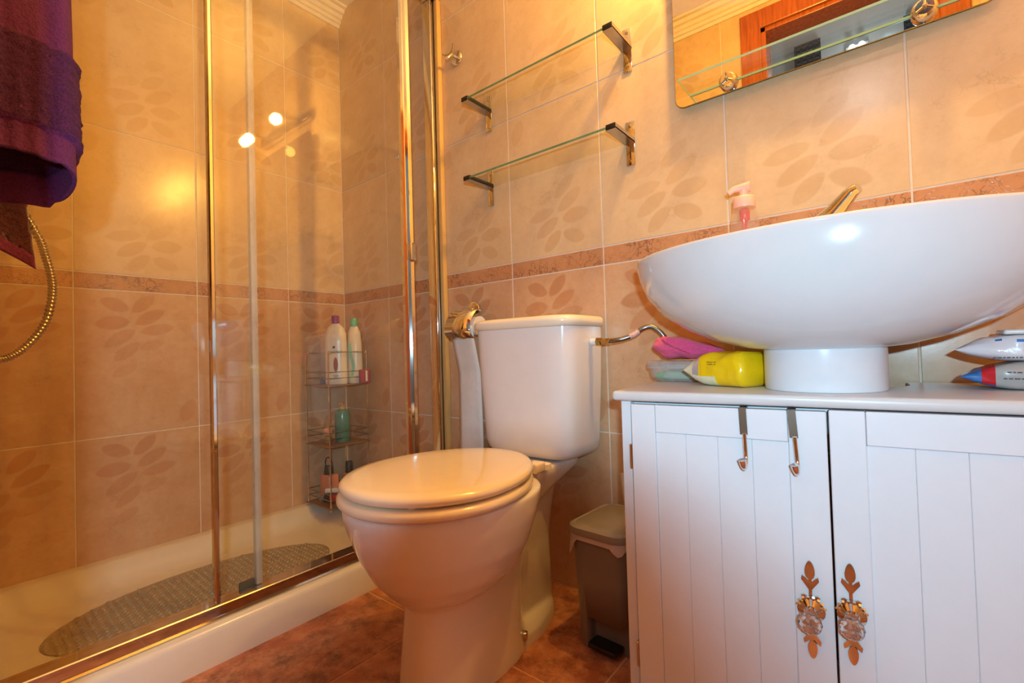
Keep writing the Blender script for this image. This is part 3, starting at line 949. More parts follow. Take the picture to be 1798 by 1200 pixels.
# water hose to the cistern
wh = thing('supply_hose', 'braided steel water hose with brass nuts running to the cistern side', 'hose', (1.33, -.05, .70))
bm = BM()
pts = spline([(TD + .205, -.085, .692), (1.338, -.083, .694), (1.356, -.076, .698), (1.375, -.065, .706), (1.392, -.052, .720), (1.41, -.045, .724), (1.428, -.04, .712), (1.44, -.035, .695), (1.45, -.02, .68)], 8)
tube(bm, pts, .006, 12); part('hose', bm, M_STEEL, wh)
bm = BM(); tube(bm, pts[20:29], .0068, 12); part('paper_tag', bm, pm('hose_tag', (236, 190, 178), .6, var=.35, scale=260), wh)
bm = BM(); lathe(bm, (TD + .152, -.085, .692), [(.004, 0), (.015, .001), (.016, .004), (.010, .007)], 6, 'x'); lathe(bm, (TD + .178, -.085, .692), [(.011, 0), (.011, .012), (.008, .014), (.0085, .036)], 6, 'x'); part('nut', bm, M_BRASS, wh, False)
bm = BM(); lathe(bm, (TD + .162, -.085, .692), [(.009, 0), (.009, .016)], 14, 'x'); part('washer', bm, M_WHITE_PL, wh)
bm = BM(); lathe(bm, (1.452, -.001, .68), [(.02, 0), (.018, -.006), (.008, -.009), (.008, -.025)], 16, 'y'); part('wall_valve', bm, M_CHROME, wh)

# paper holder, roll and hook
ph = thing('paper_holder', 'chrome toilet roll holder with a curved cover on the wall by the shower', 'holder', (.785, 0, .815))
bm = BM(); lathe(bm, (.785, 0, .815), [(.027, 0), (.027, -.006), (.022, -.010), (.006, -.011)], 28, 'y'); part('rosette', bm, M_CHROME, ph)
bm = BM(); tube(bm, [(.785, -.008, .815), (.783, -.035, .814), (.778, -.058, .812)], .0065, 12); lathe(bm, (.790, -.013, .800), [(.004, 0), (.004, -.008)], 10, 'y'); part('arm', bm, M_CHROME, ph)
def cover_pt(t):
    prof = [(-.050, .812), (-.072, .808), (-.092, .790), (-.104, .768), (-.110, .750), (-.109, .738), (-.098, .724), (-.086, .716)]
    s = spline([(0, a, b) for a, b in prof], 4)
    return s
cs = cover_pt(0)
bm = BM(); loft(bm, [[(x, p.y, p.z) for p in cs] for x in (.752, .864)], (False, False), closed=False)
o = part('cover', bm, M_CHROME, ph, True, 60); s = o.modifiers.new('thickness', 'SOLIDIFY'); s.thickness = .0015
bm = BM(); tube(bm, [(.752, -.060, .812), (.746, -.066, .800), (.746, -.066, .765), (.752, -.063, .757), (.86, -.063, .757)], .004, 10); part('roll_rod', bm, M_CHROME, ph)
tr = thing('toilet_roll', 'white toilet roll under the chrome cover with a long strip hanging down', 'toilet roll', (.812, -.063, .757))
bm = BM()
rr = [circle((.757, -.063, .757), .012, 32, 'x'), circle((.757, -.063, .757), .030, 32, 'x'), circle((.866, -.063, .757), .030, 32, 'x'), circle((.866, -.063, .757), .012, 32, 'x'), circle((.757, -.063, .757), .012, 32, 'x')]
loft(bm, rr, (False, False)); part('roll', bm, M_PAPER, tr, True, 40)
bm = BM(); grid(bm, 6, 40, lambda u, v: Vector((.762 + .100 * u + .004 * v, -.0945 + .03 * min(1, v * 3) + .003 * math.sin(u * 5 + v * 4), .757 - .43 * v)))
o = part('hanging_strip', bm, M_PAPER, tr, True, 60); s = o.modifiers.new('thickness', 'SOLIDIFY'); s.thickness = .0008

hk = thing('robe_hook', 'small chrome two-pronged robe hook high on the wall by the shower', 'hook', (.736, 0, 1.687))
bm = BM(); lathe(bm, (.736, 0, 1.687), [(.025, 0), (.025, -.004), (.023, -.007), (.004, -.008)], 28, 'y'); part('rosette', bm, M_CHROME, hk)
bm = BM(); tube(bm, [(.736, -.006, 1.687), (.737, -.028, 1.686)], .0055, 12); tube(bm, spline([(.712, -.045, 1.690), (.724, -.040, 1.684), (.738, -.036, 1.686), (.752, -.038, 1.698), (.758, -.042, 1.708)], 5), .0045, 10); part('prongs', bm, M_CHROME, hk)
bm = BM(); tube(bm, spline([(.737, -.028, 1.686), (.732, -.040, 1.672), (.724, -.046, 1.668)], 4), .006, 10); part('lower_prong', bm, M_CHROME, hk)

# ------------------------------------------------------------------ two glass shelves
def glass_shelf(z, label):
    t = thing('glass_shelf', label, 'shelf', (1.113, 0, z), 0, 'glass wall shelves on chrome brackets')
    bm = BM(); add_box(bm, (.866, -.110, z), (1.352, -.003, z + .006)); pl = part('glass_plate', bm, M_GLASS, t, False)
    bm = BM(); add_box(bm, (.878, -.1106, z + .0003), (1.343, -.110, z + .0057)); part('front_edge', bm, M_GEDGE, pl, False)
    for side, x in ((-1, .873), (1, 1.355)):
        bm = BM(); add_box(bm, (x - .012, -.004, z - .060), (x + .012, -.0005, z + .054), .0015, 2); br = part('bracket', bm, M_CHROME, t)
        bm = BM(); add_box(bm, (x - .0125, -.112, z - .0042), (x + .0125, -.003, z - .0004)); add_box(bm, (x + (.0105 if side > 0 else -.0125), -.112, z - .004), (x + (.0125 if side > 0 else -.0105), -.003, z + .0085)); add_box(bm, (x - .0122, -.112, z + .0064), (x + .0122, -.003, z + .0086)); part('arm', bm, M_CHROME_SAT, br, False)
        bm = BM(); add_box(bm, (x - .0128, -.1145, z - .0044), (x + .0128, -.1115, z + .0088), .001); part('end_cap', bm, M_BLACK, br)
        bm = BM(); xa = x - side * .0135; add_box(bm, (min(xa, xa + side * .002), -.110, z - .004), (max(xa, xa + side * .002), -.004, z + .0084)); part('gasket', bm, M_BLACK, br, False)
        for dz in (-.048, .042):
            bm = BM(); lathe(bm, (x, -.004, z + dz), [(.0045, 0), (.004, -.0015), (.001, -.002)], 12, 'y'); part('screw', bm, M_CHROME_SAT, br)
    return t
glass_shelf(1.448, 'upper of the two glass shelves on chrome brackets left of the mirror')
glass_shelf(1.204, 'lower of the two glass shelves on chrome brackets left of the mirror')

# ------------------------------------------------------------------ mirror
mir = thing('wall_mirror', 'frameless mirror with rounded corners above the washbasin', 'mirror', (1.753, 0, 1.235))
MX0, MX1, MZ0, MZ1 = 1.482, 2.024, 1.236, 1.74
def rr2(x0, x1, z0, z1, r, n=6):
    return [(a, c) for a, c, _ in rrect(x0, x1, z0, z1, r, 0, n)]
bm = BM()
ring = rr2(MX0, MX1, MZ0, MZ1, .022)
loft(bm, [[(x, -.021, z) for x, z in ring], [(x, -.0245, z) for x, z in ring]], (True, False)); part('polished_edge', bm, M_GOLDEDGE, mir, True, 30)
bm = BM(); bm.faces.new([bm.verts.new((x, -.0246, z)) for x, z in ring]); part('silvered_glass', bm, M_MIRROR, mir, False)
bm = BM(); add_box(bm, (1.53, -.021, 1.30), (1.98, -.001, 1.70)); part('backing', bm, pm('grey_backing', (110, 106, 100), .8), mir, False)
bm = BM(); add_box(bm, (1.516, -.108, 1.254), (2.000, -.026, 1.259)); sh = part('mirror_shelf', bm, M_GLASS, mir, False, label='clear glass ledge on the mirror')
bm = BM()
add_box(bm, (1.516, -.1085, 1.2542), (2.0, -.108, 1.2588)); add_box(bm, (1.5155, -.108, 1.2542), (1.516, -.026, 1.2588)); add_box(bm, (1.516, -.026, 1.2542), (2.0, -.0255, 1.2588))
part('ground_edge', bm, pm('pale_green_edge', (176, 206, 158), .2), sh, False)
for x in (1.600, 1.925):
    bm = BM(); lathe(bm, (x, -.0247, 1.2565), [(.0185, 0), (.019, -.006), (.017, -.014), (.013, -.018)], 24, 'y'); lathe(bm, (x, -.0425, 1.2565), [(.004, 0), (.004, -.004), (.001, -.005)], 12, 'y')
    for k in range(3):
        a = math.pi / 2 + k * 2 * math.pi / 3
        tube(bm, [(x, -.044, 1.2565), (x + .013 * math.cos(a), -.0425, 1.2565 + .013 * math.sin(a))], .0022, 6)
    part('shelf_clamp', bm, M_CHROME, mir)
ml = thing('mirror_lamp', 'chrome bar lamp with two bulbs above the mirror, out of the picture', 'lamp', (1.75, 0, 1.82))
bm = BM(); add_box(bm, (1.5, -.03, 1.80), (2.0, -.001, 1.85), .006); part('bar', bm, M_CHROME, ml)
for p in LAMPS:
    bm = BM(); tube(bm, [(p[0], -.03, 1.825), (p[0], -.10, 1.825), (p[0], -.13, 1.822)], .012, 12); part('socket', bm, M_CHROME, ml)

# ------------------------------------------------------------------ washbasin
SX, SY, SR = 1.768, -.201, .842
ws = thing('washbasin', 'large oval white ceramic washbasin on a round foot above the cabinet', 'washbasin', (SX, SY, .597))
def sring(a, b, z, dy=0.0, n=72):
    return [(SX + a * math.cos(2 * math.pi * k / n), SY + dy + b * math.sin(2 * math.pi * k / n), z) for k in range(n)]
bm = BM()
prof = [(.085, .085, .664), (.115, .102, .668), (.165, .128, .682), (.215, .152, .704), (.258, .173, .733), (.288, .189, .768), (.303, .197, .803), (.308, .1995, .826), (.309, .2, .835), (.3075, .199, .840), (.304, .196, .8415), (.300, .193, .840)]
rings = [sring(*p) for p in prof]
rings += [sring(.27, .145, .838, -.035), sring(.255, .13, .82, -.038), sring(.20, .10, .75, -.038), sring(.10, .06, .715, -.038), sring(.02, .02, .708, -.038)]
loft(bm, rings); part('bowl', bm, M_CERAMIC, ws, True, 60)
bm = BM(); lathe(bm, (SX, SY, .597), [(.0845, 0), (.086, .004), (.086, .066), (.0845, .0675)], 48); part('foot', bm, pm('foot_ceramic', (226, 228, 232), .22, var=.03), ws)
tap = thing('basin_tap', 'chrome single-lever mixer tap at the back of the washbasin', 'tap', (1.775, -.062, .844))
bm = BM(); lathe(bm, (1.775, -.062, .838), [(.026, 0), (.025, .008), (.021, .03), (.021, .055), (.022, .07), (.016, .074)], 24); part('body', bm, M_CHROME, tap)
bm = BM(); tube(bm, spline([(1.775, -.075, .872), (1.772, -.11, .882), (1.77, -.15, .88), (1.77, -.165, .872)], 5), .011, 14); part('spout', bm, M_CHROME, tap)
bm = BM()
lev = spline([(1.768, -.066, .902), (1.782, -.071, .914), (1.798, -.077, .931), (1.813, -.083, .946), (1.823, -.088, .950)], 5)
tube(bm, lev, .01, 12, rfun=lambda t: .0205 - .0115 * t); part('lever', bm, M_CHROME, tap)

sp = thing('soap_dispenser', 'clear soap pump bottle with a pale pink head on the washbasin rim', 'bottle', (1.632, -.075, .844))
c = (1.632, -.075, .8405)
bm = BM(); lathe(bm, c, [(.030, 0), (.032, .003), (.031, .04), (.026, .09), (.0215, .115), (.019, .118)], 28); part('bottle', bm, M_CLEARPL, sp)
bm = BM(); lathe(bm, (c[0], c[1], c[2] + .116), [(.021, 0), (.0215, .002), (.021, .020), (.018, .024), (.010, .026), (.009, .040)], 24); part('collar', bm, M_PINK_PL, sp)
bm = BM(); tube(bm, [(c[0] + .012, c[1] + .002, c[2] + .160), (c[0], c[1], c[2] + .160), (c[0] - .018, c[1] - .006, c[2] + .158), (c[0] - .028, c[1] - .010, c[2] + .150)], .0075, 12, rfun=lambda t: .011 - .006 * t); part('pump_head', bm, M_PINK_PL, sp)
M_RED = pm('red_pump', (228, 58, 58), .3)
bm = BM(); lathe(bm, (c[0], c[1], c[2] + .086), [(.004, 0), (.0095, .006), (.0105, .024), (.009, .028)], 16); lathe(bm, (c[0], c[1], c[2] + .02), [(.003, 0), (.0035, .07)], 10); part('dip_tube', bm, M_RED, sp)

# ------------------------------------------------------------------ cabinet (own frame: x along the front, y to the back)
TH5 = math.radians(4.9)
CW, CD, CTOP = .654, .292, .5965
cab = thing('vanity_cabinet', 'white two-door bathroom cabinet with grooved doors under the washbasin', 'cabinet', (1.457, -.355, 0), TH5)
def C(bm, name, mat, parent=cab, **kw):
    return part(name, bm, mat, parent, world=False, **kw)
# worktop with a pipe notch at the back
inv = frame_of(cab).inverted()
nl = (inv @ Vector((1.70, -.17, 0))); nr = (inv @ Vector((1.886, -.17, 0)))
u0, u1, vn = nl.x, nr.x, .175
outl = [(0, 0), (CW, 0), (CW, CD), (u1 + .004, CD), (u1 + .002, vn + .05), (u1 - .012, vn + .015), (u1 - .035, vn), (u0, vn), (u0, CD), (0, CD)]
def topm(x, y, d): return Vector((x, y, CTOP - .018 + d))
bm = BM()
prism(bm, outl, .018, topm)
bmesh.ops.recalc_face_normals(bm, faces=bm.faces[:])
fe = [e for e in bm.edges if abs(e.verts[0].co.y) < 1e-5 and abs(e.verts[1].co.y) < 1e-5 or (e.verts[0].co.x < 1e-5 and e.verts[1].co.x < 1e-5)]
bmesh.ops.bevel(bm, geom=fe, offset=.007, segments=4, affect='EDGES', profile=.5)
C(bm, 'worktop', M_WHITE_TOP, angle=50)
for nm, lo, hi in (('side_panel', (.012, .016, .0), (.030, CD - .01, CTOP - .0185)), ('side_panel', (CW - .030, .016, 0), (CW - .012, CD - .01, CTOP - .0185)),
                   ('bottom_panel', (.030, .020, .05), (CW - .030, CD - .012, .066)), ('plinth', (.030, .03, 0), (CW - .030, .045, .05)), ('top_stretcher', (.030, .035, CTOP - .06), (CW - .03, .055, CTOP - .0185))):
    bm = BM(); add_box(bm, lo, hi, .001, 1); C(bm, nm, M_WHITE_LAC, smooth=False)
def cab_door(x0, x1, hinge_left, z1):
    z0 = .045
    ft, pt = .017, .010      # frame and panel thickness
    y0 = .0
    st = .042
    bm = BM()
    # stiles and rails
    lox, hix = x0 + st, x1 - st
    if hinge_left: hix = x1 - .048
    else: lox = x0 + .042
    zr = z1 - .047
    add_box(bm, (x0, y0, z0), (lox, y0 + ft, z1), .0012, 1); add_box(bm, (hix, y0, z0), (x1, y0 + ft, z1), .0012, 1)
    add_box(bm, (lox + .0006, y0, zr), (hix - .0006, y0 + ft, z1), .0012, 1); add_box(bm, (lox + .0006, y0, z0), (hix - .0006, y0 + ft, z0 + .05), .0012, 1)
    d = C(bm, 'door', M_WHITE_LAC, smooth=False)
    n = 4
    w = (hix - lox) / n
    for k in range(n):
        bm = BM(); add_box(bm, (lox + k * w + .0001, y0 + .0035, z0 + .05), (lox + (k + 1) * w - .0001, y0 + .012, zr - .0001), .0008, 1); C(bm, 'board', M_WHITE_LAC, d, smooth=False)
    return d
dL = cab_door(.036, .3255, True, .5735)
dR = cab_door(.3285, CW - .034, False, .576)
for z in (.48, .13):
    bm = BM(); add_box(bm, (.0305, .002, z - .022), (.0355, .018, z + .022), .001, 1); C(bm, 'hinge', M_CHROME_SAT, smooth=False)
# ornate handles: leaf plate, crown and crystal ball
def handle(d, x, z):
    def fm(px, pz, dep): return Vector((x + px, -.0002 - dep, z + pz))
    bm = BM()
    leaf = lambda cz, s, up: [((.0062 - .0012 * math.sin(a)) * s * math.cos(a), cz + up * .0135 * s * math.sin(a)) for a in [k * math.pi / 8 for k in range(16)]]
    def vee(cz, up):
        return [(0, cz - up * .010), (.004, cz - up * .004), (.011, cz + up * .006), (.010, cz + up * .012), (.006, cz + up * .009), (0, cz + up * .002), (-.006, cz + up * .009), (-.010, cz + up * .012), (-.011, cz + up * .006), (-.004, cz - up * .004)]
    prism(bm, leaf(.062, 1.0, 1), .004, fm); prism(bm, vee(.041, 1), .0035, fm); prism(bm, leaf(-.052, .95, -1), .004, fm); prism(bm, vee(-.033, -1), .0035, fm)
    prism(bm, [(-.002, -.06), (.002, -.06), (.002, .06), (-.002, .06)], .003, fm)
    bar = [(-.012, .024), (-.008, .026), (0, .023), (.008, .026), (.012, .024), (.010, .021), (0, .019), (-.010, .021)]
    prism(bm, bar, .004, fm)
    h = C(bm, 'handle', M_CHROME, d, angle=30)
    bm = BM()
    rings = [[(x + r * math.cos(2 * math.pi * k / 20), yy, z + .004 + r * math.sin(2 * math.pi * k / 20)) for k in range(20)] for r, yy in ((.0165, 0), (.0175, -.003), (.014, -.006), (.009, -.010), (.008, -.016))]
    loft(bm, rings)
    for k in range(8):
        a = math.pi * (.08 + .84 * k / 7)
        tube(bm, [(x + .016 * math.cos(a), -.003, z + .004 + .016 * math.sin(a)), (x + .018 * math.cos(a), -.006, z + .006 + .0185 * math.sin(a))], .002, 6)
    C(bm, 'handle_crown', M_CHROME, d, angle=40)
    bm = BM(); bmesh.ops.create_uvsphere(bm, u_segments=12, v_segments=8, radius=.0152, matrix=Matrix.Translation((x - .001, -.030, z - .002)) @ Matrix.Rotation(math.pi / 2, 4, 'X') @ Matrix.Diagonal((1, 1, .86, 1)))
    C(bm, 'crystal_knob', M_CRYSTAL, d, smooth=False)
handle(dL, .2975, .281)
handle(dR, .3455, .288)

# over-door hooks
def door_hook(x, label, tilt):
    w = frame_of(cab)
    t = thing('door_hook', label, 'hook', (w @ Vector((x, 0, .5735)))[:], TH5, 'steel hooks over the cabinet door')
    zt = .0
    def R(p): return (p[0] + tilt * -p[2], p[1], p[2])
    bm = BM()
    for lo, hi in (((-.0055, -.0028, -.040), (.0055, -.0012, .0018)), ((-.0055, -.0028, .0004), (.0055, .0195, .0020)), ((-.0055, .0180, -.02), (.0055, .0195, .0018))):
        add_box(bm, lo, hi, .0003, 1)
    for v in bm.verts: v.co = Vector(R(v.co))
    part('strap', bm, M_CHROME_SAT, t, False, world=False)
    path = spline([(.001, -.0035, -.038), (.001, -.0035, -.055), (.001, -.004, -.072), (.001, -.008, -.083), (.0, -.016, -.0885), (0, -.0245, -.084), (-.001, -.028, -.074)], 5)
    bm = BM(); tube(bm, [R(p) for p in path], .003, 10, rfun=lambda q: .0032 if q < .6 else .0032 + .0025 * (q - .6) / .4); part('prong', bm, M_CHROME, t, world=False)
door_hook(.2165, 'left steel hook hung over the left cabinet door', .03)
door_hook(.2825, 'right steel hook hung over the left cabinet door, nearer the handle', .06)

# ------------------------------------------------------------------ things on the worktop
def packet(bm, a, b, halfw, h, z0, n=22, seg=14, crimp=(.02, .02), dirw=None, sag=0.3, mfun=None, seed=0):
    """pillow-shaped packet from a to b (end seams), resting at z0"""
    a, b = Vector(a), Vector(b)
    d = (b - a); L = d.length; d.normalize()
    w = Vector((-d.y, d.x, 0))
    rings = []
    for i in range(n + 1):
        t = i / n
        s = t * L
        e = min(1, s / crimp[0], (L - s) / crimp[1]) if 0 < i < n else 0.0
        e = math.sin(min(1, max(0, e)) * math.pi / 2) ** .8
        hh = max(.0012, h * e)
        ww = halfw * (.86 + .14 * e)
        zc = z0 + h * sag * (1 - e) + hh / 2 + .0005
        ring = []
        for k in range(seg * 2):
            q = 2 * math.pi * k / (seg * 2)
            cx, cz = math.cos(q), math.sin(q)
            x = ww * math.copysign(abs(cx) ** .45, cx); zz = hh / 2 * math.copysign(abs(cz) ** .6, cz)
            p = a + d * s + w * x + Vector((0, 0, zc + zz))
            j = noise3(p + Vector((seed, 0, 0)), 38) * .006 * e + noise3(p + Vector((seed, 0, 0)), 90) * .003 * (.3 + e)
            p = p + (w * cx + Vector((0, 0, .6 * max(0, cz)))) * j
            ring.append(Vector((p.x, p.y, max(z0 + .0004, p.z))))
        rings.append(ring)
    loft(bm, rings, mfun=mfun)

M_YEL = pm('yellow_film', (255, 206, 20), .22, var=.05, bump=.2)
M_CREAMF = pm('cream_film', (240, 234, 196), .3, var=.1, scale=60)
M_SILV = pm('silver_film', (206, 208, 214), .25, .5)
yp = thing('yellow_wipes_packet', 'yellow packet of wipes leaning against the washbasin foot', 'packet', (1.61, -.165, CTOP))
bm = BM()
packet(bm, (1.545, -.150, 0), (1.672, -.206, 0), .043, .064, CTOP, 26, 14, (.058, .010), sag=.45, seed=3,
       mfun=lambda i, j: (2 if (4 < i < 8 and 8 <= j <= 14) else 1 if (i < 6) else (1 if (i < 15 and 15 <= j <= 19) else 0)))
part('film', bm, [M_YEL, M_CREAMF, M_SILV], yp, True, 60)
bm = BM()
yv = Vector((1.64, -.205, CTOP)); yd = Vector((.127, -.056, 0)).normalized(); yn = Vector((yd.y, -yd.x, 0)).normalized()
p0 = Vector((1.545, -.150, CTOP)) + yd * .078 + yn * .0465 if yn.y < 0 else Vector((1.545, -.150, CTOP)) + yd * .078 - yn * .0465
nn = yn if yn.y < 0 else -yn
for row, segs in enumerate((((-.010, -.004), (-.003, .001), (.002, .004), (.006, .010)), ((-.010, -.009), (-.007, -.002), (-.001, .003), (.005, .009)))):
    for s0, s1 in segs:
        for k in range(2):
            pass
        q = [p0 + yd * s0 + Vector((0, 0, .046 - row * .004)), p0 + yd * s1 + Vector((0, 0, .046 - row * .004)), p0 + yd * s1 + Vector((0, 0, .0472 - row * .004)), p0 + yd * s0 + Vector((0, 0, .0472 - row * .004))]
        bm.faces.new([bm.verts.new(v + nn * .0015) for v in q])
part('date_print', bm, M_INK, yp, False)

bx = thing('plastic_box', 'clear plastic lidded box with a green packet inside, on the cabinet corner', 'box', (1.50, -.15, CTOP))
BR = math.radians(4)
def bxp(x, y, z):
    cx, cy = 1.487, -.066
    return (cx + x * math.cos(BR) - y * math.sin(BR), cy + x * math.sin(BR) + y * math.cos(BR), z)
def bxr(hx, hy, z, r=.02): return [bxp(x, y, z) for x, y, _ in rrect(-hx, hx, -hy, hy, r, 0)]
bm = BM(); loft(bm, [bxr(.050, .044, CTOP + .0008), bxr(.058, .052, CTOP + .012), bxr(.061, .055, CTOP + .034)], (True, False)); part('tub', bm, M_BOXPL, bx, True, 50)
bm = BM(); loft(bm, [bxr(.064, .058, CTOP + .030), bxr(.065, .059, CTOP + .034), bxr(.065, .059, CTOP + .044), bxr(.061, .055, CTOP + .0465), bxr(.058, .052, CTOP + .045)], (False, True)); part('lid', bm, M_BOXPL, bx, True, 40)
gp = thing('green_packet', 'green soap packet inside the clear plastic box', 'packet', (1.505, -.18, CTOP))
bm = BM(); packet(bm, (1.436, -.078, 0), (1.535, -.072, 0), .032, .021, CTOP + .003, 18, 12, (.02, .02), seed=9); part('film', bm, pm('green_film', (104, 190, 92), .25, var=.1), gp, True, 60)
bm = BM(); packet(bm, (1.456, -.0775, 0), (1.530, -.073, 0), .033, .0225, CTOP + .003, 10, 12, (.008, .008), seed=9); part('pale_label', bm, pm('pale_green_label', (176, 206, 170), .3), gp, True, 60)

ck = thing('pink_cloth', 'crumpled bright pink cleaning cloth on top of the plastic box', 'cloth', (1.53, -.17, CTOP + .047))
bm = BM()
bmesh.ops.create_icosphere(bm, subdivisions=5, radius=1.0)
for v in bm.verts:
    n = v.co.copy()
    x = n.x
    hh = .032 * (1 - .55 * (x * .5 + .5))
    p = Vector((1.508 + .078 * x, -.086 + .046 * n.y, CTOP + .048 + hh + hh * n.z * 1.0))
    f = .005 * math.sin(5 * n.x + 4 * n.z + 3 * n.y) * math.sin(3 * n.z - 3 * n.x) + .005 * noise3(p, 26) + .0015 * noise3(p, 90)
    crease = -.016 * math.exp(-((n.z * .8 + n.x * .9 + .12) / .06) ** 2) * (1 if n.x < .2 else 0)
    p += Vector((n.x * .8, n.y, n.z)) * (f + crease)
    p.z = max(p.z, CTOP + .0472)
    v.co = p
part('folds', bm, M_CLOTH, ck, True, 70)

M_WFILM = pm('white_film', (232, 226, 230), .22, var=.04, bump=.2)
M_BLUEF = pm('blue_print', (64, 130, 206), .3, var=.4, scale=90)
M_PURPF = pm('violet_print', (176, 130, 200), .3, var=.3, scale=60)
M_REDF = pm('red_print', (206, 30, 40), .3)
def wipes(name, label, a, b, z0, seed, mats, mfun, sag=.45):
    t = thing(name, label, 'packet', (a[0] + .08, a[1], z0), 0, 'white packets of wipes at the right of the cabinet')
    bm = BM(); packet(bm, a, b, .047, .040, z0, 26, 14, (.060, .05), sag=sag, seed=seed, mfun=mfun); part('film', bm, mats, t, True, 60)
    return t
t = wipes('wipes_packet', 'lower white packet of wipes with a blue and red tip, right on the cabinet', (1.942, -.118, 0), (2.13, -.136, 0), CTOP, 21, [M_WFILM, M_BLUEF, M_REDF, pm('grey_film', (176, 174, 170), .3), M_PURPF],
      lambda i, j: 1 if i < 3 else (2 if i < 5 and j <= 16 else 1 if i < 5 else 3 if i < 9 else (4 if 9 <= i <= 10 and j == 12 else 0)))
def label_marks(t, a, b, z0, s0, txtlen, zz):
    bm = BM(); a = Vector(a); d = (Vector(b) - a).normalized(); w = Vector((d.y, -d.x, 0))
    random.seed(int(s0 * 1000))
    s = s0
    while s < s0 + txtlen:
        l = random.uniform(.002, .006)
        q = [a + d * s + w * .0505, a + d * (s + l) + w * .0505]
        bm.faces.new([bm.verts.new(p) for p in (q[0] + Vector((0, 0, zz)), q[1] + Vector((0, 0, zz)), q[1] + Vector((0, 0, zz + .0018)), q[0] + Vector((0, 0, zz + .0018)))])
        s += l + .0015
    part('small_print', bm, M_INK, t, False)
label_marks(t, (1.942, -.118, 0), (2.13, -.136, 0), CTOP, .048, .014, CTOP + .026)
label_marks(t, (1.942, -.118, 0), (2.13, -.136, 0), CTOP, .044, .020, CTOP + .017)
t = wipes('wipes_packet', 'upper white packet of wipes with a resealable lid, right on the cabinet', (1.938, -.108, 0), (2.125, -.130, 0), CTOP + .041, 44, [M_WFILM, M_BLUEF, M_PURPF],
      lambda i, j: 1 if (i == 6 and j == 11) or (9 <= i <= 10 and j == 12) else 2 if (i == 10 and 13 <= j <= 14) or (i == 11 and 12 <= j <= 14) else 0)
label_marks(t, (1.934, -.108, 0), (2.125, -.130, 0), CTOP, .045, .04, CTOP + .047)
bm = BM(); add_box(bm, (1.985, -.160, CTOP + .081), (2.085, -.088, CTOP + .088), .003, 3); part('reseal_lid', bm, M_WHITE_PL, t)

# ------------------------------------------------------------------ pedal bin and toilet brush
bn = thing('pedal_bin', 'grey plastic pedal bin between the toilet and the cabinet', 'bin', (1.342, -.128, 0), math.radians(-3))
def binr(hx, yf, yb, z, r): return [(x, y, z) for x, y, _ in rrect(-hx, hx, yf, yb, r, 0)]
bm = BM()
loft(bm, [binr(.058, -.080, .07, .0, .02), binr(.061, -.084, .074, .012, .024), binr(.066, -.092, .080, .16, .028), binr(.069, -.097, .084, .245, .03)], (True, True))
bd = part('body', bm, M_BIN, bn, True, 50, world=False)
bm = BM(); add_box(bm, (-.032, -.10, -.005), (.075, -.055, .075), .008, 3)
cut = bpy.data.objects.new('cutter', finish(bm, 'cutter', M_BLACK)); COL.objects.link(cut)
bo = bd.modifiers.new('pedal_slot', 'BOOLEAN'); bo.object = cut; bo.operation = 'DIFFERENCE'; bo.solver = 'EXACT'
cut.parent = bd
bpy.context.view_layer.update()
me = bpy.data.meshes.new_from_object(bd.evaluated_get(bpy.context.evaluated_depsgraph_get()))
bd.modifiers.clear(); bd.data = me
bpy.data.objects.remove(cut)
bm = BM(); add_box(bm, (-.026, -.098, .012), (.045, -.058, .024), .004); part('pedal', bm, M_BLACK, bn, world=False)
bm = BM()
loft(bm, [binr(.075, -.104, .090, .258, .034), binr(.077, -.106, .092, .264, .036), binr(.076, -.105, .091, .274, .036), binr(.069, -.098, .084, .278, .032), binr(.065, -.094, .080, .276, .03), binr(.061, -.090, .076, .2785, .028)])
part('lid', bm, M_BINLID, bn, True, 50, world=False)
bm = BM()
up = binr(.074, -.102, .088, .2585, .033); n = len(up)
def skirt(k, v):
    x, y, z = up[k % n]
    d = .017 + .008 * math.sin(k * 2 * math.pi / n * 5 + .6) + .034 * max(0, math.sin(k * 2 * math.pi / n - 2.05)) ** 10
    f = 1.0 + .03 * v + .02 * v * math.sin(k * .9)
    return Vector((x * f, y * f, z - d * v))
loft(bm, [[skirt(k, v / 4) for k in range(n)] for v in range(5)], (False, False))
part('bin_liner', bm, M_BAG, bn, True, 60, world=False)
br = thing('toilet_brush', 'white toilet brush handle standing behind the grey bin', 'brush', (1.325, -.022, 0))
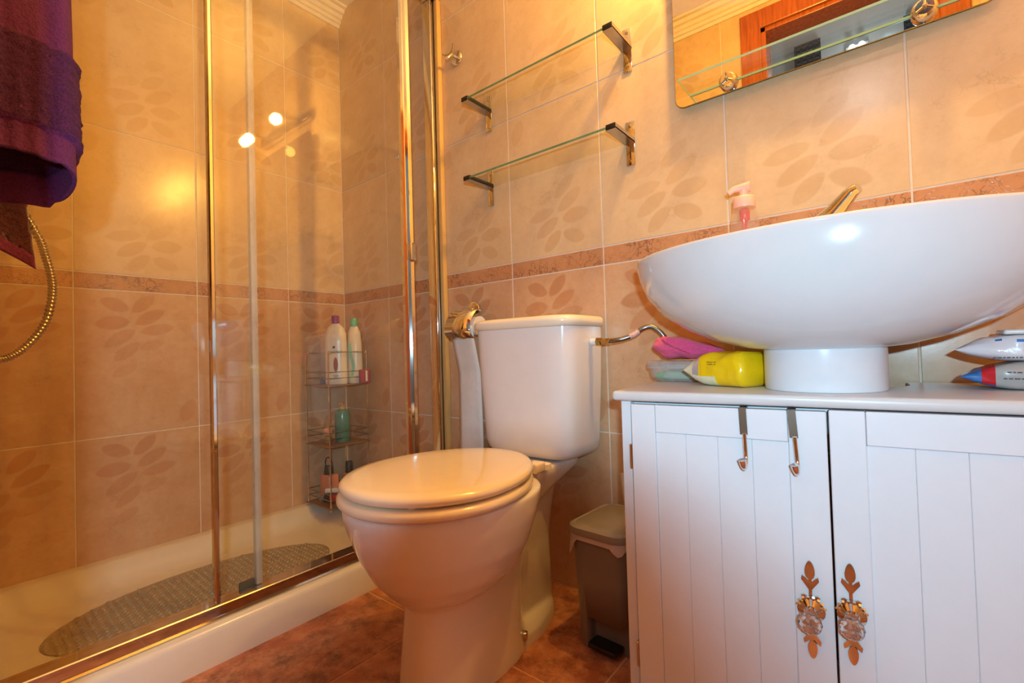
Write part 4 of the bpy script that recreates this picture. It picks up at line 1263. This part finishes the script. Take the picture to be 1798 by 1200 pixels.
bm = BM(); tube(bm, [(1.330, -.030, .10), (1.327, -.030, .2), (1.322, -.026, .28), (1.313, -.020, .345), (1.312, -.019, .352)], .008, 14, rfun=lambda t: .006 + .003 * t); part('handle', bm, M_WHITE_PL, br)
bm = BM(); lathe(bm, (1.330, -.026, 0), [(.022, 0), (.024, .004), (.022, .10), (.018, .105)], 24); part('holder', bm, M_WHITE_PL, br)

# ------------------------------------------------------------------ the photographer's camera on its tripod, in the doorway
ph = thing('photo_camera', 'black camera with flash on a tripod in the doorway, behind the viewpoint', 'camera', (CAM - AD * .15)[:])
def CP(x, y, zb): return CAM + AX * x + AU * y - AD * zb
bm = BM(); prof = [(.0460, .006), (.0475, .02), (.0475, .05), (.040, .055), (.040, .13)]
loft(bm, [[CP(r * math.cos(2 * math.pi * k / 40), r * math.sin(2 * math.pi * k / 40), zb) for k in range(40)] for r, zb in prof]); part('lens', bm, M_BLACK, ph)
bm = BM()
def cbox(x0, x1, y0, y1, z0, z1, bm):
    v = [bm.verts.new(CP(x, y, z)) for z in (z0, z1) for x, y in ((x0, y0), (x1, y0), (x1, y1), (x0, y1))]
    for f in ((3, 2, 1, 0), (4, 5, 6, 7), (0, 1, 5, 4), (1, 2, 6, 5), (2, 3, 7, 6), (3, 0, 4, 7)):
        bm.faces.new([v[i] for i in f])
cbox(-.065, .065, -.048, .046, .13, .185, bm); cbox(-.03, .03, .046, .066, .138, .175, bm)
bmesh.ops.bevel(bm, geom=bm.edges[:], offset=.005, segments=2, affect='EDGES'); part('body', bm, M_BLACK, ph)
bm = BM(); cbox(-.024, .024, .067, .090, .1365, .165, bm); part('flash_head', bm, M_BLACK, ph)
c0 = CP(0, -.05, .16)
bm = BM(); tube(bm, [c0, (c0.x, c0.y, .40)], .014, 12); part('centre_column', bm, M_BLACK, ph)
for k in range(3):
    a = math.radians(-51 + 120 * k)
    bm = BM(); tube(bm, [(c0.x, c0.y, .50), (c0.x + .16 * math.cos(a), c0.y + .16 * math.sin(a), .003)], .009, 10); part('tripod_leg', bm, M_BLACK, ph)
